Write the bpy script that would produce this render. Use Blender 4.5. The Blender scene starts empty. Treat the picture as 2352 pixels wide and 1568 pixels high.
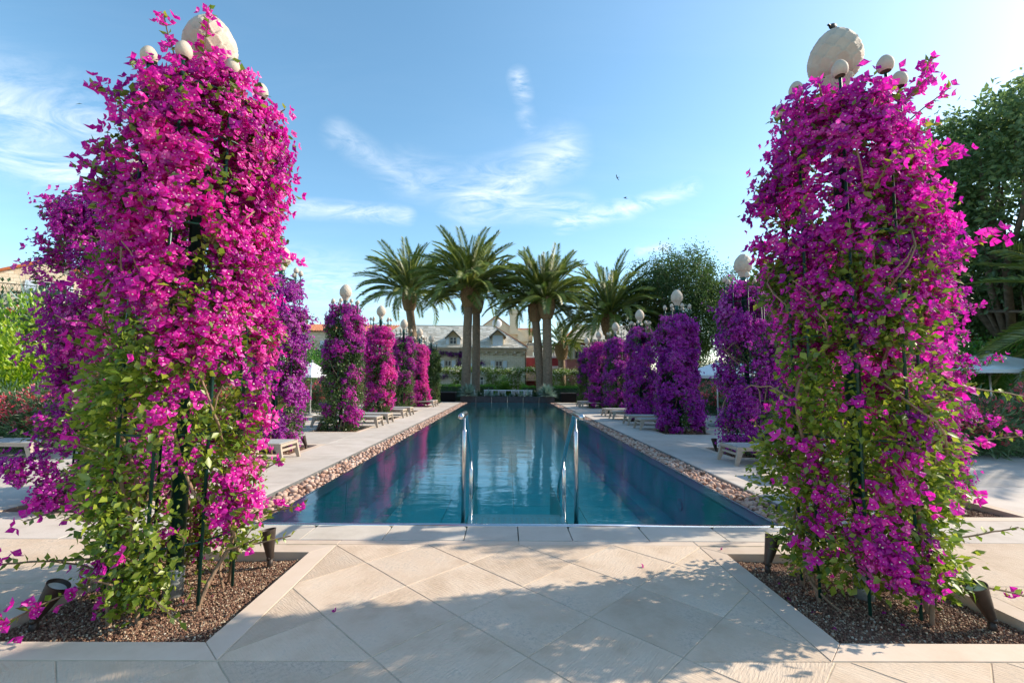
import bpy, math, random
import numpy as np
from mathutils import Matrix, Vector

random.seed(7)
RNG = np.random.default_rng(11)
SC = bpy.context.scene
COL = SC.collection
R = math.radians

# ------------------------------------------------------------------ camera
PF, CAM_H = 1040.0, 1.45           # focal length in pixels of a 2352 px wide picture, eye height
TH = math.atan(89 / PF); PS = math.atan(11 / PF * math.cos(TH)); ROLL = 0.0085
def ray(x, y):
    a = (x - 1176) / PF; b = -(y - 784) / PF
    return ray_ab(a, b, 1.0)
def ray_ab(a, b, c):
    a, b = a * math.cos(ROLL) - b * math.sin(ROLL), a * math.sin(ROLL) + b * math.cos(ROLL)
    Y = c * math.cos(TH) - b * math.sin(TH); Z = c * math.sin(TH) + b * math.cos(TH)
    return Vector((a * math.cos(PS) + Y * math.sin(PS), -a * math.sin(PS) + Y * math.cos(PS), Z))
cam = bpy.data.cameras.new('camera'); cam.sensor_width = 36; cam.lens = 36 * PF / 2352
cam.clip_start = 0.05; cam.clip_end = 3000
camo = bpy.data.objects.new('camera', cam); COL.objects.link(camo)
m = Matrix((ray_ab(1, 0, 0), ray_ab(0, 1, 0), -ray_ab(0, 0, 1))).transposed().to_4x4()
m.translation = (0, 0, CAM_H); camo.matrix_world = m
SC.camera = camo

# ------------------------------------------------------------------ sky, sun, exposure
SUN_A, SUN_E = R(77), R(33)
SUN = Vector((math.sin(SUN_A) * math.cos(SUN_E), math.cos(SUN_A) * math.cos(SUN_E), math.sin(SUN_E)))
world = bpy.data.worlds.new('World'); SC.world = world; world.use_nodes = True
wn, wl = world.node_tree.nodes, world.node_tree.links
wn.clear()
def wnode(t, **k):
    n = wn.new(t)
    for a, b in k.items(): setattr(n, a, b)
    return n
def wmath(op, a, b=None, clamp=False):
    n = wnode('ShaderNodeMath', operation=op); n.use_clamp = clamp
    for i, v in enumerate((a, b)):
        if v is None: continue
        if isinstance(v, (int, float)): n.inputs[i].default_value = v
        else: wl.new(v, n.inputs[i])
    return n.outputs[0]
sky = wnode('ShaderNodeTexSky', sky_type='NISHITA')
sky.sun_disc = False; sky.sun_elevation = SUN_E; sky.sun_rotation = SUN_A
sky.altitude = 0; sky.air_density = 1.0; sky.dust_density = .7; sky.ozone_density = 2.0
hsv = wnode('ShaderNodeHueSaturation'); hsv.inputs['Saturation'].default_value = 1.1; hsv.inputs['Hue'].default_value = .484; hsv.inputs['Value'].default_value = .85
wl.new(sky.outputs[0], hsv.inputs['Color'])
tc = wnode('ShaderNodeTexCoord'); sep = wnode('ShaderNodeSeparateXYZ'); wl.new(tc.outputs['Generated'], sep.inputs[0])
zz = wmath('ADD', wmath('MAXIMUM', sep.outputs[2], 0.0), 0.16)
comb = wnode('ShaderNodeCombineXYZ')
wl.new(wmath('DIVIDE', sep.outputs[0], zz), comb.inputs[0]); wl.new(wmath('DIVIDE', sep.outputs[1], zz), comb.inputs[1])
mp = wnode('ShaderNodeMapping'); mp.inputs['Rotation'].default_value = (0, 0, R(-24)); mp.inputs['Scale'].default_value = (0.75, 2.5, 1)
wl.new(comb.outputs[0], mp.inputs[0])
n1 = wnode('ShaderNodeTexNoise'); n1.inputs['Scale'].default_value = 1.5; n1.inputs['Detail'].default_value = 9
n1.inputs['Roughness'].default_value = 0.62; n1.inputs['Distortion'].default_value = 0.55
wl.new(mp.outputs[0], n1.inputs['Vector'])
n2 = wnode('ShaderNodeTexNoise'); n2.inputs['Scale'].default_value = 0.55; n2.inputs['Detail'].default_value = 2
wl.new(comb.outputs[0], n2.inputs['Vector'])
cl = wmath('MULTIPLY', wmath('SUBTRACT', n1.outputs[0], 0.44), 2.2, True)
cl = wmath('MULTIPLY', cl, wmath('MULTIPLY', wmath('SUBTRACT', n2.outputs[0], 0.38), 2.6, True))
# the larger wisps the sky shows, each where it stands
wisp = None
for (px, py, px2, py2, wd, k) in [(1080, 455, 1180, 430, .085, .9), (1180, 420, 1290, 350, .07, .8), (1150, 470, 1330, 480, .05, .65), (1290, 512, 1440, 480, .030, 1.0), (1440, 480, 1590, 432, .024, 1.0), (777, 313, 950, 425, .040, .55), (930, 400, 1100, 440, .065, .5), (682, 477, 933, 495, .026, .85),
                                  (1190, 180, 1200, 215, .026, .9), (1205, 260, 1215, 290, .024, .5), (0, 250, 200, 300, .10, .8), (0, 345, 230, 425, .05, .9), (640, 640, 800, 660, .09, .65), (1470, 575, 1530, 568, .016, .8), (820, 700, 1000, 690, .05, .45)]:
    a = ray(px, py).normalized(); b = ray(px2, py2).normalized()
    ab = b - a; L2 = ab.length_squared
    # distance of the direction from the segment a-b
    vs = wnode('ShaderNodeVectorMath', operation='SUBTRACT'); wl.new(tc.outputs['Generated'], vs.inputs[0]); vs.inputs[1].default_value = a
    dp = wnode('ShaderNodeVectorMath', operation='DOT_PRODUCT'); wl.new(vs.outputs[0], dp.inputs[0]); dp.inputs[1].default_value = ab / L2
    t = wmath('ADD', dp.outputs['Value'], 0.0, True)
    sc_ = wnode('ShaderNodeVectorMath', operation='SCALE'); sc_.inputs[0].default_value = ab; wl.new(t, sc_.inputs['Scale'])
    ds = wnode('ShaderNodeVectorMath', operation='DISTANCE'); wl.new(vs.outputs[0], ds.inputs[0]); wl.new(sc_.outputs[0], ds.inputs[1])
    f = wmath('MULTIPLY', wmath('POWER', wmath('SUBTRACT', 1.0, wmath('DIVIDE', ds.outputs['Value'], wd), True), 1.3), k)
    wisp = f if wisp is None else wmath('MAXIMUM', wisp, f)
n3 = wnode('ShaderNodeTexNoise'); n3.inputs['Scale'].default_value = 4.2; n3.inputs['Detail'].default_value = 10
n3.inputs['Roughness'].default_value = 0.66; n3.inputs['Distortion'].default_value = 1.7
mp3 = wnode('ShaderNodeMapping'); mp3.inputs['Rotation'].default_value = (0, 0, R(-38)); mp3.inputs['Scale'].default_value = (0.8, 1.5, 1)
wl.new(comb.outputs[0], mp3.inputs[0]); wl.new(mp3.outputs[0], n3.inputs['Vector'])
wf = wmath('MULTIPLY', wisp, wmath('MULTIPLY', wmath('SUBTRACT', n3.outputs[0], 0.36), 3.0, True))
fac = wmath('ADD', wmath('MULTIPLY', cl, 0.16), wmath('MULTIPLY', wf, 0.85), True)
mix = wnode('ShaderNodeMixRGB'); mix.inputs['Color2'].default_value = (4.3, 4.5, 4.7, 1)
wl.new(fac, mix.inputs['Fac']); wl.new(hsv.outputs[0], mix.inputs['Color1'])
bg = wnode('ShaderNodeBackground'); bg.inputs['Strength'].default_value = 0.138; wl.new(mix.outputs[0], bg.inputs['Color'])
wo = wnode('ShaderNodeOutputWorld'); wl.new(bg.outputs[0], wo.inputs['Surface'])
sun = bpy.data.lights.new('sun', 'SUN'); sun.energy = 3.0; sun.angle = R(0.6); sun.color = (1.0, 0.88, 0.72)
suno = bpy.data.objects.new('sun', sun); COL.objects.link(suno)
suno.rotation_euler = SUN.to_track_quat('Z', 'Y').to_euler(); suno.location = SUN * 60
vs_ = SC.view_settings; vs_.view_transform = 'Standard'; vs_.look = 'None'; vs_.gamma = 1.0; vs_.exposure = 1.2; vs_.use_curve_mapping = False
SC.render.engine = 'CYCLES'
SC.cycles.max_bounces = 10; SC.cycles.transparent_max_bounces = 12; SC.cycles.use_denoising = True
SC.cycles.sample_clamp_indirect = 6

# ------------------------------------------------------------------ materials
M = {}
def new_mat(name):
    mt = bpy.data.materials.new(name); mt.use_nodes = True; mt.node_tree.nodes.clear(); M[name] = mt
    nt = mt.node_tree
    def nd(t, **k):
        n = nt.nodes.new(t)
        for a, b in k.items():
            if a in ('operation', 'blend_type', 'attribute_name', 'interpolation', 'noise_dimensions', 'wave_type', 'bands_direction', 'feature', 'invert', 'distance'): 
                try: setattr(n, a, b); continue
                except Exception: pass
            n.inputs[a.replace('_', ' ')].default_value = b
        return n
    out = nt.nodes.new('ShaderNodeOutputMaterial')
    return mt, nt, nd, nt.links.new, out
def ramp(nt, stops, inp, lk):
    r = nt.nodes.new('ShaderNodeValToRGB'); e = r.color_ramp.elements
    while len(e) < len(stops): e.new(0.5)
    for i, (p, c) in enumerate(stops): e[i].position = p; e[i].color = (*c, 1)
    lk(inp, r.inputs[0]); return r.outputs[0]
def basic(name, col, rough=.6, metal=0.0, var=.15, scale=6, bump=0.0, bscale=60, spec=.5, stretch=(1, 1, 1), col2=None):
    mt, nt, nd, lk, out = new_mat(name)
    p = nd('ShaderNodeBsdfPrincipled', Roughness=rough, Metallic=metal); p.inputs['Specular IOR Level'].default_value = spec
    t = nd('ShaderNodeTexCoord'); mpg = nd('ShaderNodeMapping'); mpg.inputs['Scale'].default_value = stretch; lk(t.outputs['Object'], mpg.inputs[0])
    n = nd('ShaderNodeTexNoise', Scale=scale, Detail=6, Roughness=.6); lk(mpg.outputs[0], n.inputs['Vector'])
    c = np.array(col); d = np.array(col2) if col2 is not None else c * (1 - var)
    lk(ramp(nt, [(.32, tuple(d)), (.66, tuple(np.minimum(c * (1 + var * .5), 1)))], n.outputs[0], lk), p.inputs['Base Color'])
    if bump:
        nb = nd('ShaderNodeTexNoise', Scale=bscale, Detail=5); lk(mpg.outputs[0], nb.inputs['Vector'])
        b = nd('ShaderNodeBump', Strength=bump, Distance=.02); lk(nb.outputs[0], b.inputs['Height']); lk(b.outputs[0], p.inputs['Normal'])
    lk(p.outputs[0], out.inputs[0]); return mt
def leafmat(name, stops, trans=.42, gloss=.06, use_obj=False, rough=.45):
    mt, nt, nd, lk, out = new_mat(name)
    at = nd('ShaderNodeAttribute', attribute_name='rnd')
    c = ramp(nt, stops, at.outputs['Fac'], lk)
    if use_obj:
        oi = nd('ShaderNodeObjectInfo'); mx = nt.nodes.new('ShaderNodeMixRGB'); mx.blend_type = 'MULTIPLY'; mx.inputs[0].default_value = 1
        lk(oi.outputs['Color'], mx.inputs[1]); lk(c, mx.inputs[2]); c = mx.outputs[0]
    di = nd('ShaderNodeBsdfDiffuse'); tr = nd('ShaderNodeBsdfTranslucent'); gl = nd('ShaderNodeBsdfGlossy', Roughness=rough)
    lk(c, di.inputs[0]); lk(c, tr.inputs[0]); gl.inputs[0].default_value = (.9, .9, .9, 1)
    m1 = nd('ShaderNodeMixShader'); m1.inputs[0].default_value = trans; lk(di.outputs[0], m1.inputs[1]); lk(tr.outputs[0], m1.inputs[2])
    m2 = nd('ShaderNodeMixShader'); m2.inputs[0].default_value = gloss; lk(m1.outputs[0], m2.inputs[1]); lk(gl.outputs[0], m2.inputs[2])
    lk(m2.outputs[0], out.inputs[0]); return mt
def stonemat(name, cols, groove=.0, gdir=1, rough=.75, fine=.25, stain=.5):
    """hewn limestone: blotches, small pits, combed grooves along one local axis"""
    mt, nt, nd, lk, out = new_mat(name)
    p = nd('ShaderNodeBsdfPrincipled', Roughness=rough); p.inputs['Specular IOR Level'].default_value = .3
    t = nd('ShaderNodeTexCoord'); oi = nd('ShaderNodeObjectInfo')
    ad = nd('ShaderNodeVectorMath', operation='ADD'); lk(t.outputs['Object'], ad.inputs[0])
    cx = nd('ShaderNodeCombineXYZ'); mu = nd('ShaderNodeMath', operation='MULTIPLY'); lk(oi.outputs['Random'], mu.inputs[0]); mu.inputs[1].default_value = 37.0
    lk(mu.outputs[0], cx.inputs[2]); lk(cx.outputs[0], ad.inputs[1])
    n = nd('ShaderNodeTexNoise', Scale=2.6, Detail=8, Roughness=.65); lk(ad.outputs[0], n.inputs['Vector'])
    c = ramp(nt, [(.3, cols[0]), (.5, cols[1]), (.72, cols[2])], n.outputs[0], lk)
    # dark stains with a shape of their own
    n2 = nd('ShaderNodeTexNoise', Scale=1.3, Detail=10, Roughness=.75); lk(ad.outputs[0], n2.inputs['Vector'])
    n3 = nd('ShaderNodeTexNoise', Scale=45, Detail=4, Roughness=.8); lk(ad.outputs[0], n3.inputs['Vector'])
    ml = nd('ShaderNodeMath', operation='MULTIPLY'); 
    s1 = nd('ShaderNodeMapRange'); s1.inputs[1].default_value = .5; s1.inputs[2].default_value = .68; lk(n2.outputs[0], s1.inputs[0])
    s2 = nd('ShaderNodeMapRange'); s2.inputs[1].default_value = .45; s2.inputs[2].default_value = .66; lk(n3.outputs[0], s2.inputs[0])
    lk(s1.outputs[0], ml.inputs[0]); lk(s2.outputs[0], ml.inputs[1])
    ms = nd('ShaderNodeMath', operation='MULTIPLY'); lk(ml.outputs[0], ms.inputs[0]); ms.inputs[1].default_value = stain
    mx = nt.nodes.new('ShaderNodeMixRGB'); lk(ms.outputs[0], mx.inputs[0]); lk(c, mx.inputs[1]); mx.inputs[2].default_value = (.2, .19, .175, 1)
    # per piece tone
    hv = nd('ShaderNodeHueSaturation'); mr = nd('ShaderNodeMapRange'); mr.inputs[3].default_value = .88; mr.inputs[4].default_value = 1.08
    lk(oi.outputs['Random'], mr.inputs[0]); lk(mr.outputs[0], hv.inputs['Value']); lk(mx.outputs[0], hv.inputs['Color'])
    lk(hv.outputs[0], p.inputs['Base Color'])
    mpg = nd('ShaderNodeMapping'); mpg.inputs['Scale'].default_value = (95, 13, 1) if gdir else (13, 95, 1); lk(t.outputs['Object'], mpg.inputs[0])
    g = nd('ShaderNodeTexNoise', Scale=1.0, Detail=3, Roughness=.55); lk(mpg.outputs[0], g.inputs['Vector'])
    b1 = nd('ShaderNodeBump', Strength=groove, Distance=.012); lk(g.outputs[0], b1.inputs['Height'])
    b2 = nd('ShaderNodeBump', Strength=fine, Distance=.006); lk(n3.outputs[0], b2.inputs['Height']); lk(b1.outputs[0], b2.inputs['Normal'])
    lk(b2.outputs[0], p.inputs['Normal']); lk(p.outputs[0], out.inputs[0]); return mt

stonemat('paving', [(.50, .375, .265), (.605, .475, .355), (.665, .545, .425)], groove=.55, gdir=1, stain=.75)
stonemat('deck', [(.45, .39, .335), (.53, .47, .41), (.59, .53, .475)], groove=.18, stain=.25)
stonemat('kerb', [(.545, .425, .32), (.61, .49, .385), (.655, .54, .44)], groove=0, fine=.12, stain=.12)
stonemat('coping', [(.44, .385, .32), (.505, .45, .38), (.56, .505, .44)], groove=.15, fine=.3, stain=.2)
basic('mortar', (.50, .41, .30), .9, var=.3, scale=9)
basic('soil', (.15, .085, .055), .95, var=.4, scale=20, bump=.6, bscale=90)
basic('earth', (.17, .15, .10), .95, var=.4, scale=.6, col2=(.08, .11, .04))
basic('steel', (.62, .63, .64), .22, 1.0, var=.08, scale=30)
basic('brushed_steel', (.58, .59, .60), .42, 1.0, var=.12, scale=20, stretch=(1, 12, 1))
basic('pool_floor', (.08, .62, .66), .45, 0.0, var=.12, scale=3)
basic('pool_wall', (.05, .56, .53), .35, 0.0, var=.14, scale=3)
basic('pool_step', (.52, .70, .72), .4, 0.0, var=.1, scale=3)
basic('pool_ledge', (.08, .50, .55), .4, 0.0, var=.12, scale=3)
basic('dark_gap', (.02, .02, .02), .9, var=.2)
basic('white_stone', (.55, .465, .37), .75, var=.12, scale=9, bump=.12, bscale=70, col2=(.47, .39, .305))
basic('green_metal', (.008, .06, .045), .35, 0.2, var=.25, scale=18)
basic('zinc', (.33, .34, .33), .55, .7, var=.3, scale=22)
basic('brown_metal', (.06, .042, .032), .5, .3, var=.25, scale=20)
basic('lens', (.75, .75, .72), .25, var=.05)
basic('bark_vine', (.29, .185, .115), .9, var=.35, scale=25, bump=.7, bscale=50, stretch=(1, 1, .25))
basic('twig', (.22, .15, .09), .85, var=.3, scale=30)
basic('teak', (.42, .345, .27), .75, var=.22, scale=5, stretch=(1, 14, 14), bump=.15, bscale=40)
basic('sling', (.34, .35, .35), .8, var=.08, scale=60, bump=.2, bscale=300)
basic('canvas', (.80, .80, .79), .85, var=.04, scale=3)
basic('pole_metal', (.66, .66, .65), .35, .6, var=.05)
basic('planter_metal', (.055, .05, .052), .6, .1, var=.35, scale=5)
basic('palm_trunk', (.27, .19, .125), .95, var=.5, scale=7, bump=1.0, bscale=9, stretch=(1.0, 1.0, 3.2))
basic('palm_boot', (.34, .22, .11), .9, var=.55, scale=9, bump=.7, bscale=14)
basic('tree_bark', (.16, .12, .085), .95, var=.4, scale=6, bump=.8, bscale=12)
basic('plaster_cream', (.66, .55, .38), .9, var=.08, scale=2)
basic('red_wall', (.33, .055, .06), .9, var=.14, scale=1.6)
basic('pink_wall', (.42, .17, .19), .9, var=.12, scale=1.6)
basic('shutter', (.60, .68, .76), .6, var=.06)
basic('frame_white', (.78, .78, .76), .55, var=.05)
basic('terracotta', (.42, .16, .08), .85, var=.4, scale=3)
basic('terracotta_far', (.46, .13, .045), .85, var=.35, scale=1.5)
basic('wood_dark', (.13, .085, .05), .8, var=.3, scale=9)
basic('iron', (.03, .03, .03), .6, .4, var=.2)
basic('chair_sling', (.36, .335, .30), .8, var=.08)
basic('dish', (.76, .74, .70), .5, var=.05)
basic('bird_black', (.018, .018, .022), .6, var=.3, scale=30)
basic('petal_dark', (.20, .01, .14), .8, var=.3)

def glassmat():
    mt, nt, nd, lk, out = new_mat('window_glass')
    p = nd('ShaderNodeBsdfPrincipled', Roughness=.08); p.inputs['Base Color'].default_value = (.02, .03, .045, 1); p.inputs['Specular IOR Level'].default_value = .3
    lk(p.outputs[0], out.inputs[0])
glassmat()
def wallstone(name, cols, sx, sy, mort, tilt=False):
    mt, nt, nd, lk, out = new_mat(name)
    p = nd('ShaderNodeBsdfPrincipled', Roughness=.9); p.inputs['Specular IOR Level'].default_value = .2
    t = nd('ShaderNodeTexCoord'); mpg = nd('ShaderNodeMapping'); mpg.inputs['Rotation'].default_value = (R(90), 0, 0); lk(t.outputs['Object'], mpg.inputs[0])
    n0 = nd('ShaderNodeTexNoise', Scale=2.0, Detail=3); lk(t.outputs['Object'], n0.inputs['Vector'])
    mxv = nd('ShaderNodeVectorMath', operation='MULTIPLY_ADD'); lk(n0.outputs['Color'], mxv.inputs[0]); mxv.inputs[1].default_value = (.12, .12, .12); lk(mpg.outputs[0], mxv.inputs[2])
    br = nt.nodes.new('ShaderNodeTexBrick'); lk(mxv.outputs[0], br.inputs['Vector'])
    br.inputs['Scale'].default_value = 1; br.inputs['Brick Width'].default_value = sx; br.inputs['Row Height'].default_value = sy; br.inputs['Mortar Size'].default_value = .016
    br.inputs['Color1'].default_value = (*cols[0], 1); br.inputs['Color2'].default_value = (*cols[1], 1); br.inputs['Mortar'].default_value = (*mort, 1); br.inputs['Mortar Smooth'].default_value = .4
    n = nd('ShaderNodeTexNoise', Scale=3.2, Detail=8, Roughness=.7); lk(t.outputs['Object'], n.inputs['Vector'])
    c2 = ramp(nt, [(.35, cols[2]), (.65, (1, 1, 1))], n.outputs[0], lk)
    mx = nt.nodes.new('ShaderNodeMixRGB'); mx.blend_type = 'MULTIPLY'; mx.inputs[0].default_value = .55; lk(br.outputs[0], mx.inputs[1]); lk(c2, mx.inputs[2])
    lk(mx.outputs[0], p.inputs['Base Color'])
    b = nd('ShaderNodeBump', Strength=.6, Distance=.03); ih = nd('ShaderNodeMath', operation='SUBTRACT'); ih.inputs[0].default_value = 1; lk(br.outputs['Fac'], ih.inputs[1]); lk(ih.outputs[0], b.inputs['Height'])
    b2 = nd('ShaderNodeBump', Strength=.5, Distance=.03); lk(n.outputs[0], b2.inputs['Height']); lk(b.outputs[0], b2.inputs['Normal'])
    lk(b2.outputs[0], p.inputs['Normal']); lk(p.outputs[0], out.inputs[0])
wallstone('villa_stone', [(.80, .74, .62), (.72, .66, .54), (.85, .8, .72)], .42, .22, (.58, .52, .42))
wallstone('hill_stone', [(.80, .71, .57), (.70, .56, .40), (.85, .78, .66)], .7, .34, (.55, .45, .31))
wallstone('wicker', [(.05, .042, .04), (.035, .03, .03), (.7, .7, .7)], .05, .022, (.012, .01, .01))
def rndmat(name, stops, rough=.8, bump=.3, bscale=90):
    mt, nt, nd, lk, out = new_mat(name)
    p = nd('ShaderNodeBsdfPrincipled', Roughness=rough); p.inputs['Specular IOR Level'].default_value = .3
    at = nd('ShaderNodeAttribute', attribute_name='rnd'); oi = nd('ShaderNodeObjectInfo'); t = nd('ShaderNodeTexCoord')
    n = nd('ShaderNodeTexNoise', Scale=bscale * .4, Detail=5); lk(t.outputs['Object'], n.inputs['Vector'])
    a1 = nd('ShaderNodeMath', operation='ADD'); lk(at.outputs['Fac'], a1.inputs[0])
    m1 = nd('ShaderNodeMath', operation='MULTIPLY_ADD'); lk(n.outputs[0], m1.inputs[0]); m1.inputs[1].default_value = .7; m1.inputs[2].default_value = -.35; lk(m1.outputs[0], a1.inputs[1])
    lk(ramp(nt, stops, a1.outputs[0], lk), p.inputs['Base Color'])
    b = nd('ShaderNodeBump', Strength=bump, Distance=.01); nb = nd('ShaderNodeTexNoise', Scale=bscale, Detail=4); lk(t.outputs['Object'], nb.inputs['Vector']); lk(nb.outputs[0], b.inputs['Height']); lk(b.outputs[0], p.inputs['Normal'])
    lk(p.outputs[0], out.inputs[0])
rndmat('pebble', [(0, (.37, .205, .145)), (.45, (.48, .315, .235)), (.8, (.55, .39, .305)), (1, (.62, .49, .41))], .8, .4, 60)
rndmat('gravel', [(0, (.10, .05, .035)), (.4, (.23, .12, .08)), (.66, (.37, .24, .15)), (.84, (.55, .45, .32)), (1, (.68, .60, .48))], .85, .2, 200)
rndmat('roof_slab', [(0, (.52, .49, .42)), (.4, (.68, .645, .57)), (.8, (.76, .73, .66)), (1, (.80, .77, .71))], .9, .4, 12)
leafmat('bract', [(0, (.52, .6, .70)), (.5, (.92, .9, .92)), (.86, (1.08, 2.0, 1.0)), (1, (1.12, 9.0, 1.1))], trans=.5, gloss=.03, use_obj=True)
leafmat('bloom_white', [(0, (.75, .72, .5)), (1, (.86, .84, .74))], trans=.3, gloss=.02)
leafmat('leaf_vine', [(0, (.06, .125, .012)), (.5, (.15, .25, .024)), (1, (.36, .42, .04))], trans=.5, gloss=.045, rough=.42)
leafmat('leaf_dark', [(0, (.018, .045, .014)), (.5, (.035, .085, .024)), (1, (.075, .14, .035))], trans=.35, gloss=.05)
leafmat('leaf_row', [(0, (.035, .08, .02)), (.5, (.075, .14, .03)), (1, (.16, .24, .06))], trans=.4, gloss=.05)
leafmat('leaf_citrus', [(0, (.13, .27, .012)), (.5, (.29, .46, .015)), (1, (.52, .58, .03))], trans=.5, gloss=.06)
leafmat('leaf_mid', [(0, (.045, .15, .018)), (.5, (.09, .26, .025)), (1, (.18, .36, .035))], trans=.45, gloss=.05)
leafmat('leaf_pepper', [(0, (.04, .085, .024)), (.5, (.085, .15, .036)), (1, (.17, .24, .06))], trans=.45, gloss=.03)
leafmat('leaf_tree', [(0, (.06, .12, .045)), (.5, (.115, .195, .065)), (1, (.23, .31, .09))], trans=.52, gloss=.04)
leafmat('leaf_oleander', [(0, (.045, .11, .04)), (.5, (.085, .18, .06)), (1, (.17, .27, .10))], trans=.35, gloss=.07)
leafmat('leaf_palm', [(0, (.075, .14, .022)), (.5, (.18, .255, .036)), (1, (.37, .39, .08))], trans=.42, gloss=.07)
leafmat('leaf_blue', [(0, (.10, .19, .15)), (.5, (.19, .32, .26)), (1, (.36, .48, .40))], trans=.2, gloss=.06)
leafmat('leaf_rose', [(0, (.09, .19, .02)), (.5, (.18, .31, .03)), (1, (.34, .43, .06))], trans=.45, gloss=.04)
leafmat('leaf_hedge', [(0, (.06, .19, .015)), (.5, (.13, .36, .025)), (1, (.24, .48, .04))], trans=.4, gloss=.05)
leafmat('bloom_pink', [(0, (.70, .05, .09)), (.5, (.85, .13, .19)), (1, (.88, .3, .36))], trans=.35, gloss=.03)
leafmat('bloom_red', [(0, (.6, .06, .02)), (1, (.75, .12, .04))], trans=.35, gloss=.03)
leafmat('bloom_rose', [(0, (.72, .68, .48)), (.5, (.80, .78, .66)), (1, (.84, .84, .8))], trans=.3, gloss=.02)
def watermat():
    mt, nt, nd, lk, out = new_mat('water')
    t = nd('ShaderNodeTexCoord')
    mpg = nd('ShaderNodeMapping'); mpg.inputs['Scale'].default_value = (1.0, 2.2, 1); lk(t.outputs['Object'], mpg.inputs[0])
    n = nd('ShaderNodeTexNoise', Scale=1.3, Detail=2, Roughness=.5, Distortion=.5); lk(mpg.outputs[0], n.inputs['Vector'])
    n2 = nd('ShaderNodeTexNoise', Scale=9, Detail=2, Roughness=.5); lk(mpg.outputs[0], n2.inputs['Vector'])
    b = nd('ShaderNodeBump', Strength=.022, Distance=.25); lk(n.outputs[0], b.inputs['Height'])
    b2 = nd('ShaderNodeBump', Strength=.04, Distance=.03); lk(n2.outputs[0], b2.inputs['Height']); lk(b.outputs[0], b2.inputs['Normal'])
    fr = nd('ShaderNodeFresnel', IOR=1.37); lk(b2.outputs[0], fr.inputs['Normal'])
    tr = nd('ShaderNodeBsdfTransparent'); tr.inputs[0].default_value = (.70, .97, .95, 1)
    gl = nd('ShaderNodeBsdfGlossy', Roughness=.03); gl.inputs[0].default_value = (.98, .99, 1, 1); lk(b2.outputs[0], gl.inputs['Normal'])
    mx = nd('ShaderNodeMixShader'); lk(fr.outputs[0], mx.inputs[0]); lk(tr.outputs[0], mx.inputs[1]); lk(gl.outputs[0], mx.inputs[2])
    lk(mx.outputs[0], out.inputs[0])
watermat()

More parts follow.
